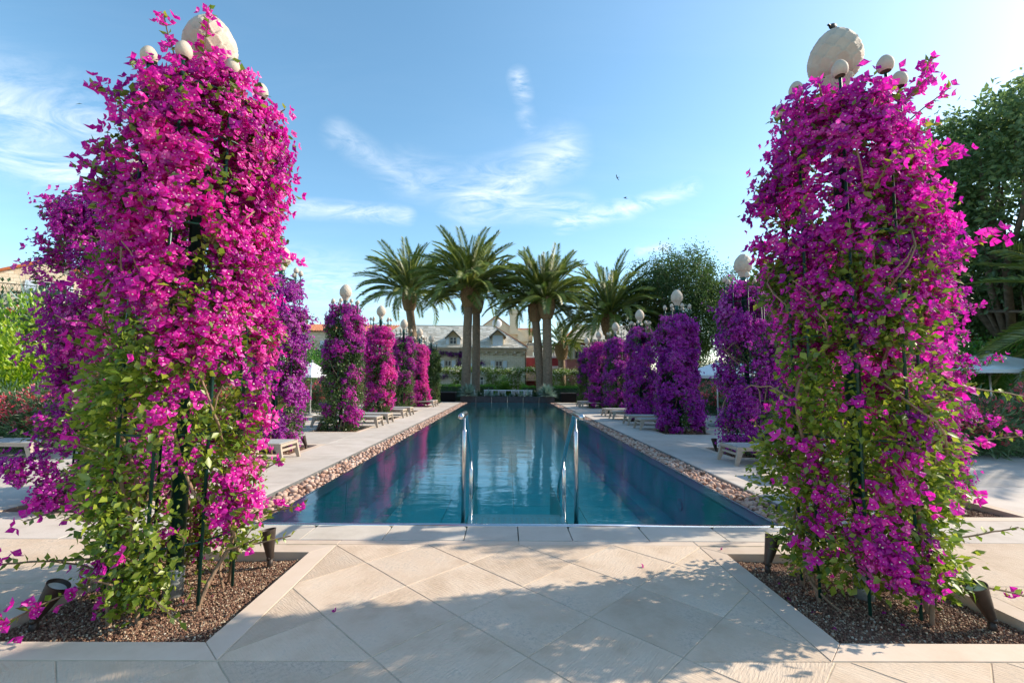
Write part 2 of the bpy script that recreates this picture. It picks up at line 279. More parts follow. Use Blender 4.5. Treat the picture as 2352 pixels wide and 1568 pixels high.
# ------------------------------------------------------------------ mesh helpers
def link(name, data, parent=None, loc=None, rotz=0):
    o = bpy.data.objects.new(name, data); COL.objects.link(o)
    if parent: o.parent = parent
    if loc is not None: o.location = loc
    if rotz: o.rotation_euler = (0, 0, rotz)
    return o
def tag(o, label, cat, group=None):
    o['label'] = label; o['category'] = cat
    if group: o['group'] = group
    return o
def thing(name, label, cat, loc=(0, 0, 0), rotz=0, group=None):
    return tag(link(name, None, None, loc, rotz), label, cat, group)
def structure(o): o['kind'] = 'structure'; return o
def stuff(o): o['kind'] = 'stuff'; return o
def copy_tree(o, parent=None):
    c = o.copy(); COL.objects.link(c); c.parent = parent
    for ch in o.children: copy_tree(ch, c)
    return c
class MB:
    def __init__(s): s.v = []; s.f = []; s.m = []; s.mi = 0
    def add(s, v, f):
        b = len(s.v); s.v += [tuple(p) for p in v]; s.f += [tuple(i + b for i in q) for q in f]; s.m += [s.mi] * len(f); return s
    def box(s, x0, x1, y0, y1, z0, z1, mat=None):
        v = [(x, y, z) for z in (z0, z1) for x, y in ((x0, y0), (x1, y0), (x1, y1), (x0, y1))]
        if mat: v = [mat @ Vector(p) for p in v]
        return s.add(v, [(3, 2, 1, 0), (4, 5, 6, 7), (0, 1, 5, 4), (1, 2, 6, 5), (2, 3, 7, 6), (3, 0, 4, 7)])
    def prism(s, poly, z0, z1, ch=0.0):
        n = len(poly)
        if ch:
            cx = sum(p[0] for p in poly) / n; cy = sum(p[1] for p in poly) / n
            ins = []
            for x, y in poly:
                d = math.hypot(x - cx, y - cy) or 1; ins.append((x - (x - cx) / d * ch * 1.3, y - (y - cy) / d * ch * 1.3))
            v = [(x, y, z0) for x, y in poly] + [(x, y, z1 - ch) for x, y in poly] + [(x, y, z1) for x, y in ins]
            f = [tuple(reversed(range(n)))] + [tuple(range(2 * n, 3 * n))]
            for k in (0, n): f += [(k + i, k + (i + 1) % n, k + n + (i + 1) % n, k + n + i) for i in range(n)]
        else:
            v = [(x, y, z0) for x, y in poly] + [(x, y, z1) for x, y in poly]
            f = [tuple(reversed(range(n))), tuple(range(n, 2 * n))] + [(i, (i + 1) % n, n + (i + 1) % n, n + i) for i in range(n)]
        return s.add(v, f)
    def lathe(s, prof, n=20, o=(0, 0, 0), caps=True):
        v = []; f = []
        for r, z in prof:
            for i in range(n):
                a = 2 * math.pi * i / n; v.append((o[0] + r * math.cos(a), o[1] + r * math.sin(a), o[2] + z))
        for k in range(len(prof) - 1):
            f += [(k * n + i, k * n + (i + 1) % n, (k + 1) * n + (i + 1) % n, (k + 1) * n + i) for i in range(n)]
        if caps: f += [tuple(reversed(range(n))), tuple(range((len(prof) - 1) * n, len(prof) * n))]
        return s.add(v, f)
    def tube(s, pts, rad, n=6, caps=True):
        pts = [Vector(p) for p in pts]; m_ = len(pts)
        if not hasattr(rad, '__len__'): rad = [rad] * m_
        v = []; f = []; up = Vector((0.13, 0.27, 1)).normalized(); prev = None
        for i, p in enumerate(pts):
            d = (pts[min(i + 1, m_ - 1)] - pts[max(i - 1, 0)])
            d = d.normalized() if d.length > 1e-9 else Vector((0, 0, 1))
            if prev is None:
                x = d.cross(up if abs(d.dot(up)) < .95 else Vector((1, 0, 0))).normalized()
            else:
                x = (prev - d * prev.dot(d)); x = x.normalized() if x.length > 1e-6 else d.orthogonal().normalized()
            prev = x; y = d.cross(x)
            for k in range(n):
                a = 2 * math.pi * k / n; v.append(p + (x * math.cos(a) + y * math.sin(a)) * rad[i])
        for i in range(m_ - 1):
            f += [(i * n + k, i * n + (k + 1) % n, (i + 1) * n + (k + 1) % n, (i + 1) * n + k) for k in range(n)]
        if caps: f += [tuple(reversed(range(n))), tuple(range((m_ - 1) * n, m_ * n))]
        return s.add(v, f)
    def mesh(s, name, mats, smooth=False):
        me = bpy.data.meshes.new(name); me.from_pydata(s.v, [], s.f)
        for mm in (mats if isinstance(mats, (list, tuple)) else [mats]): me.materials.append(M[mm])
        if max(s.m, default=0): me.polygons.foreach_set('material_index', s.m)
        if smooth: me.polygons.foreach_set('use_smooth', [True] * len(s.f))
        me.update(); return me
    def build(s, name, mats, parent=None, smooth=False, loc=None, rotz=0):
        return link(name, s.mesh(name, mats, smooth), parent, loc, rotz)
def sharp(me, ang=35):
    try: me.set_sharp_from_angle(angle=R(ang))
    except Exception: pass
    return me
def arr_mesh(name, V, Fc, mats, rnd=None, midx=None, smooth=False):
    """mesh from arrays; every face has the same number of corners"""
    me = bpy.data.meshes.new(name); nv = len(V); nf, k = Fc.shape
    me.vertices.add(nv); me.vertices.foreach_set('co', np.ascontiguousarray(V, dtype=np.float32).ravel())
    me.loops.add(nf * k); me.loops.foreach_set('vertex_index', np.ascontiguousarray(Fc, dtype=np.int32).ravel())
    me.polygons.add(nf); me.polygons.foreach_set('loop_start', np.arange(0, nf * k, k, dtype=np.int32))
    for mm in (mats if isinstance(mats, (list, tuple)) else [mats]): me.materials.append(M[mm])
    if midx is not None: me.polygons.foreach_set('material_index', np.ascontiguousarray(midx, dtype=np.int32))
    me.polygons.foreach_set('use_smooth', np.full(nf, smooth, dtype=bool))
    if rnd is not None:
        at = me.attributes.new('rnd', 'FLOAT', 'POINT'); at.data.foreach_set('value', np.ascontiguousarray(rnd, dtype=np.float32))
    me.update(calc_edges=True); me.validate(); return me
def unit(v): return v / np.maximum(np.linalg.norm(v, axis=-1, keepdims=True), 1e-9)
def frames_n(N, rng):
    """matrices whose z axis is N, random spin"""
    a = rng.normal(size=N.shape); T = unit(np.cross(a, N)); return np.stack([T, np.cross(N, T), N], axis=-1)
def frames_d(D, rng, up=None, flat=.6):
    """matrices whose y axis is D and whose z axis leans to up"""
    u = rng.normal(size=D.shape) * (1 - flat)
    if up is not None: u = u + np.asarray(up) * flat
    X = unit(np.cross(D, u)); return np.stack([X, D, np.cross(X, D)], axis=-1)
def spread(tv, tf, P, Rm, S, rnd, fm=None):
    n = len(tv); mI = len(P)
    S = np.broadcast_to(np.asarray(S, dtype=float).ravel(), (mI,)).reshape(mI, 1, 1)
    V = np.einsum('ijk,nk->inj', Rm, tv) * S + P[:, None, :]
    Fc = tf[None] + (np.arange(mI) * n)[:, None, None]
    mi = None if fm is None else np.tile(fm, mI)
    return V.reshape(-1, 3), Fc.reshape(-1, tf.shape[1]), np.repeat(rnd, n), mi
LEAF = (np.array([(0, 0, 0), (-.29, .42, .09), (.29, .42, .09), (0, 1, -.04), (0, .5, 0)], float), np.array([(0, 2, 4), (4, 2, 3), (4, 3, 1), (0, 4, 1)]))
LEAF2 = (np.array([(0, 0, 0), (-.28, .45, .08), (.28, .45, .08), (0, 1, -.03)], float), np.array([(0, 2, 3), (0, 3, 1)]))
BLADE = (np.array([(0, 0, 0), (-.075, .4, .02), (.075, .4, .02), (0, 1, -.05)], float), np.array([(0, 2, 3), (0, 3, 1)]))
def flower_template(center=True, lift=.75, seed=0):
    r_ = np.random.default_rng(seed); V = []; Fc = []; fm = []
    for k in range(3):
        a = k * 2.0944 + r_.normal() * .18; el = lift + r_.normal() * .16
        d = np.array([math.cos(a) * math.cos(el), math.sin(a) * math.cos(el), math.sin(el)])
        side = np.array([-math.sin(a), math.cos(a), 0]); nrm = np.cross(d, side)
        w = .46 + r_.normal() * .04; cur = .16 + r_.normal() * .05
        pts = [d * .02, d * .42 + side * w - nrm * .03 , d * .42 - side * w - nrm * .03, d * .52 + nrm * .10, d * .95 - nrm * cur]
        b = len(V); V += pts; Fc += [(b, b + 1, b + 3), (b + 3, b + 1, b + 4), (b + 3, b + 4, b + 2), (b, b + 3, b + 2)]; fm += [0] * 4
    if center:
        b = len(V); c = np.array([0, 0, .52])
        V += [c + np.array(q) for q in ((.1, 0, 0), (0, .1, .02), (-.1, 0, 0), (0, -.1, .02))]; Fc += [(b, b + 1, b + 2), (b, b + 2, b + 3)]; fm += [1, 1]
    return np.array(V), np.array(Fc), np.array(fm)
FLW = [flower_template(True, .72, s) for s in range(3)]
FLW_FAR = flower_template(False, .6, 9)
FLW_FAR = (FLW_FAR[0], FLW_FAR[1], FLW_FAR[2])
def sinnoise(rng, n=6, f=4.0):
    k = rng.normal(size=(n, 3)) * f; ph = rng.uniform(0, 6.28, n)
    return lambda P: np.sin(P @ k.T + ph).sum(1) / math.sqrt(n)
ORD = ['nearest', 'second nearest', 'third nearest', 'fourth nearest', 'fifth nearest', 'sixth nearest', 'farthest']
# ------------------------------------------------------------------ layout
XC = 0.15                          # middle of the pool
PX = 2.49; LIP = 2.66; GUT = 3.10; DKX = 3.13
PY0, PY1 = 4.73, 29.90
FRONT = [(-2.30, 3.30), (2.53, 3.30)]
ROWY = [5.70, 9.50, 13.30, 17.10, 20.95, 24.75, 28.55]
ROWX = (-4.80, 5.05)
BH = 0.655                         # half side of a planting bed opening
def holes_sheet(name, x0, x1, y0, y1, holes, z, mat):
    xs = sorted({x0, x1, *[h[0] for h in holes], *[h[1] for h in holes]}); ys = sorted({y0, y1, *[h[2] for h in holes], *[h[3] for h in holes]})
    xs = [x for x in xs if x0 <= x <= x1]; ys = [y for y in ys if y0 <= y <= y1]
    b = MB(); idx = {}
    def vid(i, j):
        if (i, j) not in idx: idx[(i, j)] = len(b.v); b.v.append((xs[i], ys[j], z))
        return idx[(i, j)]
    for i in range(len(xs) - 1):
        for j in range(len(ys) - 1):
            cx, cy = (xs[i] + xs[i + 1]) / 2, (ys[j] + ys[j + 1]) / 2
            if any(h[0] < cx < h[1] and h[2] < cy < h[3] for h in holes): continue
            b.f.append((vid(i, j), vid(i + 1, j), vid(i + 1, j + 1), vid(i, j + 1))); b.m.append(0)
    return b.build(name, mat)
structure(holes_sheet('ground', -900, 900, -300, 1500, [(XC - 4.0, XC + 4.0, 4.0, PY1 + .3)], -.30, 'earth'))
BEDS = [(x, y, .16) for x, y in FRONT] + [(x, y, .13) for y in ROWY for x in ROWX]
bed_holes = [(x - BH - w + .01, x + BH + w - .01, y - BH - w + .01, y + BH + w - .01) for x, y, w in BEDS]
TX0, TX1, TY0, TY1 = -12.0, 12.3, -4.0, 31.0
terr = structure(holes_sheet('terrace', TX0, TX1, TY0, TY1, bed_holes + [(XC - DKX, XC + DKX, 4.25, PY1 + .05)], -.0035, 'mortar'))
# terrace edge skirt so that the sheet has a body
sk = MB(); sk.box(TX0, TX1, TY0 - .05, TY0, -.3, -.012); sk.box(TX0 - .05, TX0, TY0, TY1, -.3, -.012); sk.box(TX1, TX1 + .05, TY0, TY1, -.3, -.012); sk.box(TX0, XC - 4.0, TY1, TY1 + .05, -.3, -.012); sk.box(XC + 4.0, TX1, TY1, TY1 + .05, -.3, -.012)
sk.build('edge_course', 'kerb', terr)

def clip(poly, a, b, c):
    """keep a*x+b*y<=c"""
    out = []
    for i in range(len(poly)):
        p, q = poly[i], poly[(i + 1) % len(poly)]
        dp, dq = a * p[0] + b * p[1] - c, a * q[0] + b * q[1] - c
        if dp <= 0: out.append(p)
        if dp * dq < 0:
            t = dp / (dp - dq); out.append((p[0] + (q[0] - p[0]) * t, p[1] + (q[1] - p[1]) * t))
    return out
def area(p): return abs(sum(p[i][0] * p[(i + 1) % len(p)][1] - p[(i + 1) % len(p)][0] * p[i][1] for i in range(len(p)))) / 2
slab_cache = {}
def slab(poly, mat, rot=0, z=0.0, name='slab', parent=None, th=.03, ch=.0035):
    cx = sum(p[0] for p in poly) / len(poly); cy = sum(p[1] for p in poly) / len(poly)
    c, s = math.cos(-rot), math.sin(-rot)
    loc = [((x - cx) * c - (y - cy) * s, (x - cx) * s + (y - cy) * c) for x, y in poly]
    key = (mat, tuple((round(x, 3), round(y, 3)) for x, y in loc), th)
    if key not in slab_cache: slab_cache[key] = MB().prism(loc, -th, 0, ch).mesh(name, mat)
    return link(name, slab_cache[key], parent or terr, (cx, cy, z), rot)
# diamond slabs in front of the pool (lattice measured from the joints)
HD = 0.41; g = .0022
for i in range(-9, 10):
    for j in range(-8, 3):
        if (i + j) % 2 == 0: continue
        cx, cy = -.285 + HD * i, 3.745 + HD * j
        hd = HD - g * 1.42
        p = [(cx + hd, cy), (cx, cy + hd), (cx - hd, cy), (cx, cy - hd)]
        p = clip(clip(clip(p, 0, 1, 4.145), -1, 0, 3.385), 1, 0, 3.2)
        if len(p) < 3: continue
        if min(q[0] for q in p) > -1.48 and max(q[0] for q in p) < 1.712: ps = [p]
        else:
            up = clip(clip(clip(p, 0, -1, -2.482), -1, 0, 1.477), 1, 0, 1.709); lo = clip(p, 0, 1, 2.476); ps = [up, lo]
        for p in ps:
            if len(p) > 2 and area(p) > .003: slab(p, 'paving', random.choice([R(38), R(48), R(-41), R(52), R(44)]), random.uniform(-.0008, .0006))
def rect(x0, x1, y0, y1, mat='deck', rot=0, gg=.002): return slab([(x0 + gg, y0 + gg), (x1 - gg, y0 + gg), (x1 - gg, y1 - gg), (x0 + gg, y1 - gg)], mat, rot, random.uniform(-.0008, .0006))
# cut line course between the diamonds and the drain cover
for x0, x1 in ((-3.12, -1.48), (-1.48, .12), (.12, 1.71), (1.71, 3.35)): rect(x0, x1, 4.147, 4.247, 'kerb', 0, .002)
# side decks
for sx, xs in ((-1, [XC - DKX, ROWX[0] + BH + .13, ROWX[0] - BH - .13, -6.75, -7.95, -9.2, -10.5, -12.0]), (1, [XC + DKX, ROWX[1] - BH - .13, ROWX[1] + BH + .13, 7.0, 8.2, 9.45, 10.8, 12.3])):
    ys = [4.247]
    for y in ROWY: ys += [y - BH - .13, y + BH + .13]
    full = []
    for a, b_ in zip(ys, ys[1:]):
        n = max(1, round((b_ - a) / 1.15)); full += [a + (b_ - a) * k / n for k in range(n)]
    full += [ys[-1], 30.2, TY1]
    for a, b_ in zip(full, full[1:]):
        for c0, c1 in zip(xs, xs[1:]):
            x0, x1 = min(c0, c1), max(c0, c1); cx, cy = (x0 + x1) / 2, (a + b_) / 2
            if any(abs(cx - ROWX[0 if sx < 0 else 1]) < .3 and abs(cy - y) < BH for y in ROWY): continue
            if abs(cx - XC) < 4 and cy > PY1 + .1: continue
            rect(x0, x1, a, b_)
# paving beside and before the front beds
for sx in (-1, 1):
    ex = -3.12 if sx < 0 else 3.345
    xs = [ex + sx * d for d in (0, 1.55, 3.1, 4.65, 6.2, 7.75, 8.9)]
    for a, b_ in ((2.48, 3.36), (3.36, 4.247), (1.3, 2.48), (.1, 1.3), (-1.1, .1)):
        for c0, c1 in zip(xs, xs[1:]):
            if b_ <= 2.48 and abs(c0) < 3.5: c0 = -3.385 if sx < 0 else 3.2
            rect(min(c0, c1), max(c0, c1), a, b_, 'paving', R(4), .0035)

# planting beds
gr_rng = np.random.default_rng(5)
OCT = (np.array([(1, 0, 0), (0, 1, 0), (-1, 0, 0), (0, -1, 0), (0, 0, .7), (0, 0, -.7)], float), np.array([(0, 1, 4), (1, 2, 4), (2, 3, 4), (3, 0, 4), (1, 0, 5), (2, 1, 5), (3, 2, 5), (0, 3, 5)]))
def gravel_mesh(n, size, seed):
    r_ = np.random.default_rng(seed); P = np.c_[r_.uniform(-BH, BH, (n, 2)) * .99, r_.uniform(-.004, .010, n) - .072]
    P[:, 2] += .012 * np.sin(P[:, 0] * 5 + 1) * np.cos(P[:, 1] * 6)
    Rm = frames_n(unit(r_.normal(size=(n, 3))), r_); S = size * r_.uniform(.55, 1.25, n)
    V, Fc, rn, _ = spread(*OCT, P, Rm, S, r_.beta(1.6, 2.2, n)); return arr_mesh('gravel', V, Fc, 'gravel', rn)
GRAV = gravel_mesh(21000, .0083, 3); GRAV_FAR = gravel_mesh(2600, .017, 4)
def bed(x, y, w, label, near):
    t = thing('planting_bed', label, 'planting bed', (x, y, 0), 0, 'planting beds set into the paving')
    o = BH + w; q = .0018
    for k in range(4):
        c, s = math.cos(k * math.pi / 2), math.sin(k * math.pi / 2)
        pl = [(-o + q, -o), (o - q, -o), (BH - q, -BH), (-BH + q, -BH)]
        MB().prism([(a * c - b_ * s, a * s + b_ * c) for a, b_ in pl], -.14, .001, .003).build('kerb_stone', 'kerb', t)
    b = MB(); nn = 14
    for i in range(nn + 1):
        for j in range(nn + 1):
            xx, yy = -BH + 2 * BH * i / nn, -BH + 2 * BH * j / nn; b.v.append((xx, yy, -.076 + .012 * math.sin(xx * 5 + 1) * math.cos(yy * 6)))
    for i in range(nn):
        for j in range(nn): b.f.append((i * (nn + 1) + j, (i + 1) * (nn + 1) + j, (i + 1) * (nn + 1) + j + 1, i * (nn + 1) + j + 1)); b.m.append(0)
    b.build('soil', 'soil', t)
    stuff(link('gravel', GRAV if near else GRAV_FAR, t, (0, 0, 0), random.choice([0, 1, 2, 3]) * math.pi / 2))
    return t
bed(*FRONT[0], .16, 'square gravel bed with pale stone kerb in the left foreground', True)
bed(*FRONT[1], .16, 'square gravel bed with pale stone kerb in the right foreground', True)
for k, y in enumerate(ROWY):
    for s in (0, 1): bed(ROWX[s], y, .13, f'gravel bed {ORD[k]} in the row on the {"left" if s == 0 else "right"} pool deck', k < 2)

# ------------------------------------------------------------------ pool
pool = structure(link('pool_basin', None, None, (XC, 0, 0)))
ny, nx = 12, 4; dy = (PY1 - PY0) / ny; dx = 2 * PX / nx
pm = MB().prism([(-dx / 2 + .006, -dy / 2 + .006), (dx / 2 - .006, -dy / 2 + .006), (dx / 2 - .006, dy / 2 - .006), (-dx / 2 + .006, dy / 2 - .006)], -.02, 0, .004).mesh('floor_panel', 'pool_floor')
for i in range(nx):
    for j in range(ny): link('floor_panel', pm, pool, (-PX + dx * (i + .5), PY0 + dy * (j + .5), -.95 + random.uniform(-.002, .002)))
MB().box(-PX, PX, PY0, PY1, -1.05, -.972).build('floor_bed', 'pool_wall', pool)
for s in (-1, 1):
    wm = MB().box(0, .04, -dy / 2 + .004, dy / 2 - .004, -.96, -.05).mesh('wall_panel', 'pool_wall')
    for j in range(ny): link('wall_panel', wm, pool, (s * PX - (0 if s > 0 else .04), PY0 + dy * (j + .5), 0))
    MB().prism([(s * (PX - .30), PY0 + .01), (s * PX, PY0 + .01), (s * PX, PY1 - .01), (s * (PX - .30), PY1 - .01)][::s], -.949, -.72, .02).build('ledge', 'pool_ledge', pool)
    MB().box(min(s * PX, s * LIP), max(s * PX, s * LIP), PY0 - .02, PY1, -.06, -.030).build('overflow_lip', 'brushed_steel', pool)
    MB().box(min(s * LIP, s * (LIP + .008)), max(s * LIP, s * (LIP + .008)), PY0 - .02, PY1, -.12, -.008).build('lip_edge', 'steel', pool)
MB().box(-PX, PX, PY0 - .04, PY0, -.96, -.02).build('end_wall', 'pool_wall', pool)
MB().box(-PX, PX, PY1, PY1 + .04, -.96, -.02).build('end_wall', 'pool_wall', pool)
# rounded steel edge towards the camera
MB().tube([(-LIP - .02, PY0 - .026, -.012), (LIP + .02, PY0 - .026, -.012)], .024, 10).build('steel_edge', 'steel', pool, True)
# perforated entry steps
for k in range(5):
    y0 = PY0 + .02 + k * .43; z = (-.055, -.16, -.28, -.42, -.56)[k]
    MB().box(-.56, .50, y0, y0 + .435, z - .03, z).build('step_tread', 'pool_step', pool)
    MB().box(-.56, .50, y0 + .408, y0 + .422, z - .14, z - .03).build('step_riser', 'pool_wall', pool)
    if k < 3:
        d = MB()
        for i in range(17):
            for j in range(5): d.lathe([(.015, 0), (.012, .005), (.004, .008)], 6, (-.52 + i * .061, y0 + .045 + j * .075, z), True)
        stuff(d.build('tread_studs', 'lens', pool))
for s in (-1, 1): MB().box(-.03 + s * .545, -.03 + s * .535, PY0 + .02, PY0 + 2.15, -.93, -.05).build('step_stringer', 'pool_wall', pool)
for j in range(4): MB().lathe([(.09, 0), (.09, .015), (.05, .03), (.0, .032)], 18).build('inlet_cover', 'brushed_steel', pool).matrix_local = Matrix.Translation((PX - .001, 7 + j * 6.2, -.4)) @ Matrix.Rotation(R(-90), 4, 'Y')
wb = MB(); wb.add([(-LIP, PY0 - .004, -.014), (LIP, PY0 - .004, -.014), (LIP, PY1, -.014), (-LIP, PY1, -.014)], [(0, 1, 2, 3)])
structure(wb.build('pool_water', 'water', None, False, (XC, 0, 0)))
# drain cover slabs before the pool, finger notch at a back corner
drain = tag(link('drain_cover', None, None, (0, 4.25, 0)), 'row of pale stone drain slabs along the near pool edge', 'drain cover')
MB().box(-2.98, 3.28, .0, .425, -.12, -.06).build('channel', 'dark_gap', drain)
js = [-2.98, -2.60, -1.86, -1.12, -.38, .12, .615, 1.32, 2.05, 2.80, 3.28]
for k, (a, b_) in enumerate(zip(js, js[1:])):
    a += .0045; b_ -= .0045; y0, y1 = .008, .418
    nt = [(.06 * math.cos(q), .085 * math.sin(q)) for q in [0, .4, .8, 1.2, 1.57]]
    if b_ <= -.3: pl = [(a, y0), (b_, y0), (b_, y1 - .085)] + [(b_ - .06 + .06 * (math.cos(q)), y1 - .085 * (1 - math.sin(q) * .98) ) for q in (.5, 1.0)] + [(b_ - .045, y1), (a, y1)]
    elif a >= .6: pl = [(a, y0), (b_, y0), (b_, y1), (a + .045, y1), (a + .012, y1 - .03), (a, y1 - .085)]
    else: pl = [(a, y0), (b_, y0), (b_, y1), (a, y1)]
    cx = (a + b_) / 2; MB().prism([(x - cx, y) for x, y in pl], -.045, 0, .002).build('slab', 'coping', drain, False, (cx, 0, random.uniform(-.001, .001)))
MB().box(-2.98, 3.28, -.002, .005, -.05, -.0005).build('metal_edge', 'steel', drain)

# pebble gutters: nearest stones one by one, the far ones as one mass
def blob(seed):
    r_ = np.random.default_rng(seed); ph = (1 + 5 ** .5) / 2
    v = unit(np.array([(-1, ph, 0), (1, ph, 0), (-1, -ph, 0), (1, -ph, 0), (0, -1, ph), (0, 1, ph), (0, -1, -ph), (0, 1, -ph), (ph, 0, -1), (ph, 0, 1), (-ph, 0, -1), (-ph, 0, 1)], float))
    f = [(0, 11, 5), (0, 5, 1), (0, 1, 7), (0, 7, 10), (0, 10, 11), (1, 5, 9), (5, 11, 4), (11, 10, 2), (10, 7, 6), (7, 1, 8), (3, 9, 4), (3, 4, 2), (3, 2, 6), (3, 6, 8), (3, 8, 9), (4, 9, 5), (2, 4, 11), (6, 2, 10), (8, 6, 7), (9, 8, 1)]
    nv = [tuple(p) for p in v]; mid = {}; nf = []
    def md(a, b):
        k = (min(a, b), max(a, b))
        if k not in mid: mid[k] = len(nv); q = np.array(nv[a]) + np.array(nv[b]); nv.append(tuple(q / np.linalg.norm(q)))
        return mid[k]
    for a, b, c in f:
        x, y, z = md(a, b), md(b, c), md(c, a); nf += [(a, x, z), (b, y, x), (c, z, y), (x, y, z)]
    V = np.array(nv); nz = sinnoise(r_, 5, 1.9); V *= (1 + .13 * nz(V))[:, None]
    V *= np.array([1.0, .74, .60]) * r_.uniform(.85, 1.15, 3); return V, np.array(nf), f, V[:12]
BLOBS = [blob(s) for s in range(6)]
for s in (-1, 1):
    nm = 'left' if s < 0 else 'right'
    gt = thing('pebble_gutter', f'long strip of pinkish pebbles along the {nm} side of the pool', 'gutter', (XC + s * (LIP + GUT) / 2, 0, 0))
    hw = (GUT - LIP) / 2 - .012
    MB().box(-hw - .005, hw + .01, PY0 - .05, PY1, -.16, -.115).build('gutter_bed', 'dark_gap', gt)
    MB().box(min(s * hw + s * .012, s * (hw + .03)), max(s * hw + s * .012, s * (hw + .03)), PY0 - .05, PY1, -.15, .002).build('metal_edge', 'zinc', gt)
    MB().box(-hw - .01, hw + .01, PY0 - .06, PY0 - .05, -.15, -.004).build('end_plate', 'steel', gt)
    r_ = np.random.default_rng(40 + s); pts = []
    y = PY0
    for layer in (0, 1):
        y = PY0 - .01
        while y < PY1 - .03:
            x = -hw + .035 + (.03 if layer else 0) * r_.random()
            while x < hw - .02:
                sz = r_.uniform(.025, .046) * (1.08 if y < 9 else 1)
                if layer == 0 or r_.random() < .72: pts.append((x + r_.normal() * .006, y + r_.normal() * .012, (-.078 if layer == 0 else -.03) + r_.normal() * .010, sz))
                x += sz * 1.75
            y += .064
    pts.sort(key=lambda p: p[1] - (0.4 if p[2] > -.055 else 0))
    pts = np.array(pts)
    for k in range(300):
        V, nf = BLOBS[k % 6][:2]
        if k < 6 and s < 0:
            BLOBS[k] = BLOBS[k] + (arr_mesh('pebble', V, nf, 'pebble', np.full(len(V), .15 + .14 * k), None, True),)
        o = link('pebble', BLOBS[k % 6][4], gt, pts[k, :3]); o.scale = (pts[k, 3],) * 3
        o.rotation_euler = (r_.normal() * .35, r_.normal() * .35, r_.uniform(0, 6.28))
    rest = pts[300:]; Vs = []; Fs = []; Rs = []; off = 0
    for q in range(6):
        sub = rest[q::6]; n = len(sub); tv = BLOBS[q][3] ; tf = np.array(BLOBS[q][2])
        near = sub
        N = unit(np.c_[r_.normal(size=(n, 2)) * .3, np.ones(n)])
        V, Fc, rn, _ = spread(tv, tf, sub[:, :3], frames_n(N, r_), sub[:, 3] * 1.08, r_.random(n))
        Vs.append(V); Fs.append(Fc + off); Rs.append(rn); off += len(V)
    stuff(link('pebble_fill', arr_mesh('pebble_fill', np.concatenate(Vs), np.concatenate(Fs), 'pebble', np.concatenate(Rs), None, True), gt))

# handrails
def handrail(x, label):
    t = thing('handrail', label, 'handrail', (x, 4.9, -.014), 0, 'handrails at the pool steps')
    top = 1.10
    MB().tube([(0, -.36, top), (0, -.32, top), (0, .1, top - .005), (0, .16, top - .02), (0, .2, top - .05), (0, .75, .70), (0, 1.52, .10), (0, 1.60, .02), (0, 1.75, -.4)], [.030, .032, .032, .030, .027, .026, .026, .026, .026], 14).build('rail', 'steel', t, True)
    MB().lathe([(0.0, -.012), (.022, -.01), (.031, 0), (.032, .012)], 16).build('end_cap', 'steel', t, True).matrix_local = Matrix.Translation((0, -.365, top)) @ Matrix.Rotation(R(-90), 4, 'X')
    for y, z0, z1 in ((.04, -.06, .93), (1.08, -.5, .33)):
        zt = top - .05 - (y - .2) * .615 if y > .2 else top
        MB().lathe([(.024, z0), (.024, z1 - .012), (.017, z1), (.009, z1 + .004), (.009, zt - .01)], 16, (0, y, 0)).build('post', 'steel', t, True)
        MB().lathe([(.038, z0), (.038, z0 + .01)], 16, (0, y, 0)).build('foot_plate', 'steel', t, True)
    return t
handrail(XC - .60, 'polished steel handrail on the left side of the pool steps')
handrail(XC + .60, 'polished steel handrail on the right side of the pool steps')
# ------------------------------------------------------------------ trellis lamp columns
def egg_mesh(name, r, nlon, nlat, scaled, mat='white_stone'):
    """egg on a fluted neck; overlapping artichoke leaves in relief"""
    prof = []
    V = []; Fc = []
    def rad(t):   # t 0 (neck end) .. 1 (tip)
        z = -1 + 2 * t
        return math.sqrt(max(0, 1 - z * z)) * (1.0 - .13 * z) * (1 - .16 * max(0, z) ** 2.2)
    rows = 7
    for k in range(nlat + 1):
        t = .09 + (1 - .09) * k / nlat
        for i in range(nlon):
            a = 2 * math.pi * i / nlon; rr = rad(t); d = 0
            if scaled:
                for q in range(rows + 1):
                    u = (a / (2 * math.pi) * 9 + (q % 2) * .5) % 1 - .5
                    top = .10 + (q + 1) * .125 - .15 * (2 * abs(u)) ** 2.2
                    if t < top or q == rows:
                        e = (t - (top - .22)) / .22; d = .085 * max(0, min(1, e)) ** 2 - .012 * (1 - (2 * u) ** 2); break
            else: d = 0
            rr = rr * (1 + d)
            V.append((r * rr * math.cos(a), r * rr * math.sin(a), r * 1.30 * (-1 + 2 * t) * (1 + d * .4)))
    for k in range(nlat):
        for i in range(nlon): Fc.append((k * nlon + i, k * nlon + (i + 1) % nlon, (k + 1) * nlon + (i + 1) % nlon, (k + 1) * nlon + i))
    b = MB(); b.add(V, Fc)
    if scaled:   # fluted neck
        n = nlon; zb = r * 1.30 * (-1 + .18) ; lv = [(.62, zb + .06 * r), (.66, zb - .02 * r), (.58, zb - .12 * r), (.50, zb - .3 * r), (.40, zb - .55 * r), (.36, zb - .66 * r), (.30, zb - .66 * r)]
        vv = []
        for j, (q, z) in enumerate(lv):
            for i in range(n):
                a = 2 * math.pi * i / n; fl = 1 + (.05 * math.cos(a * 26) if 1 < j < 6 else 0); vv.append((r * q * fl * math.cos(a), r * q * fl * math.sin(a), z))
        b.add(vv, [(k * n + i, k * n + (i + 1) % n, (k + 1) * n + (i + 1) % n, (k + 1) * n + i)[::-1] for k in range(len(lv) - 1) for i in range(n)])
    me = b.mesh(name, mat, True); return me
GLOBE = egg_mesh('lamp_globe', .170, 104, 60, True); GLOBE_FAR = egg_mesh('lamp_globe', .162, 40, 30, True)
KNOB = egg_mesh('finial', .051, 18, 12, False)
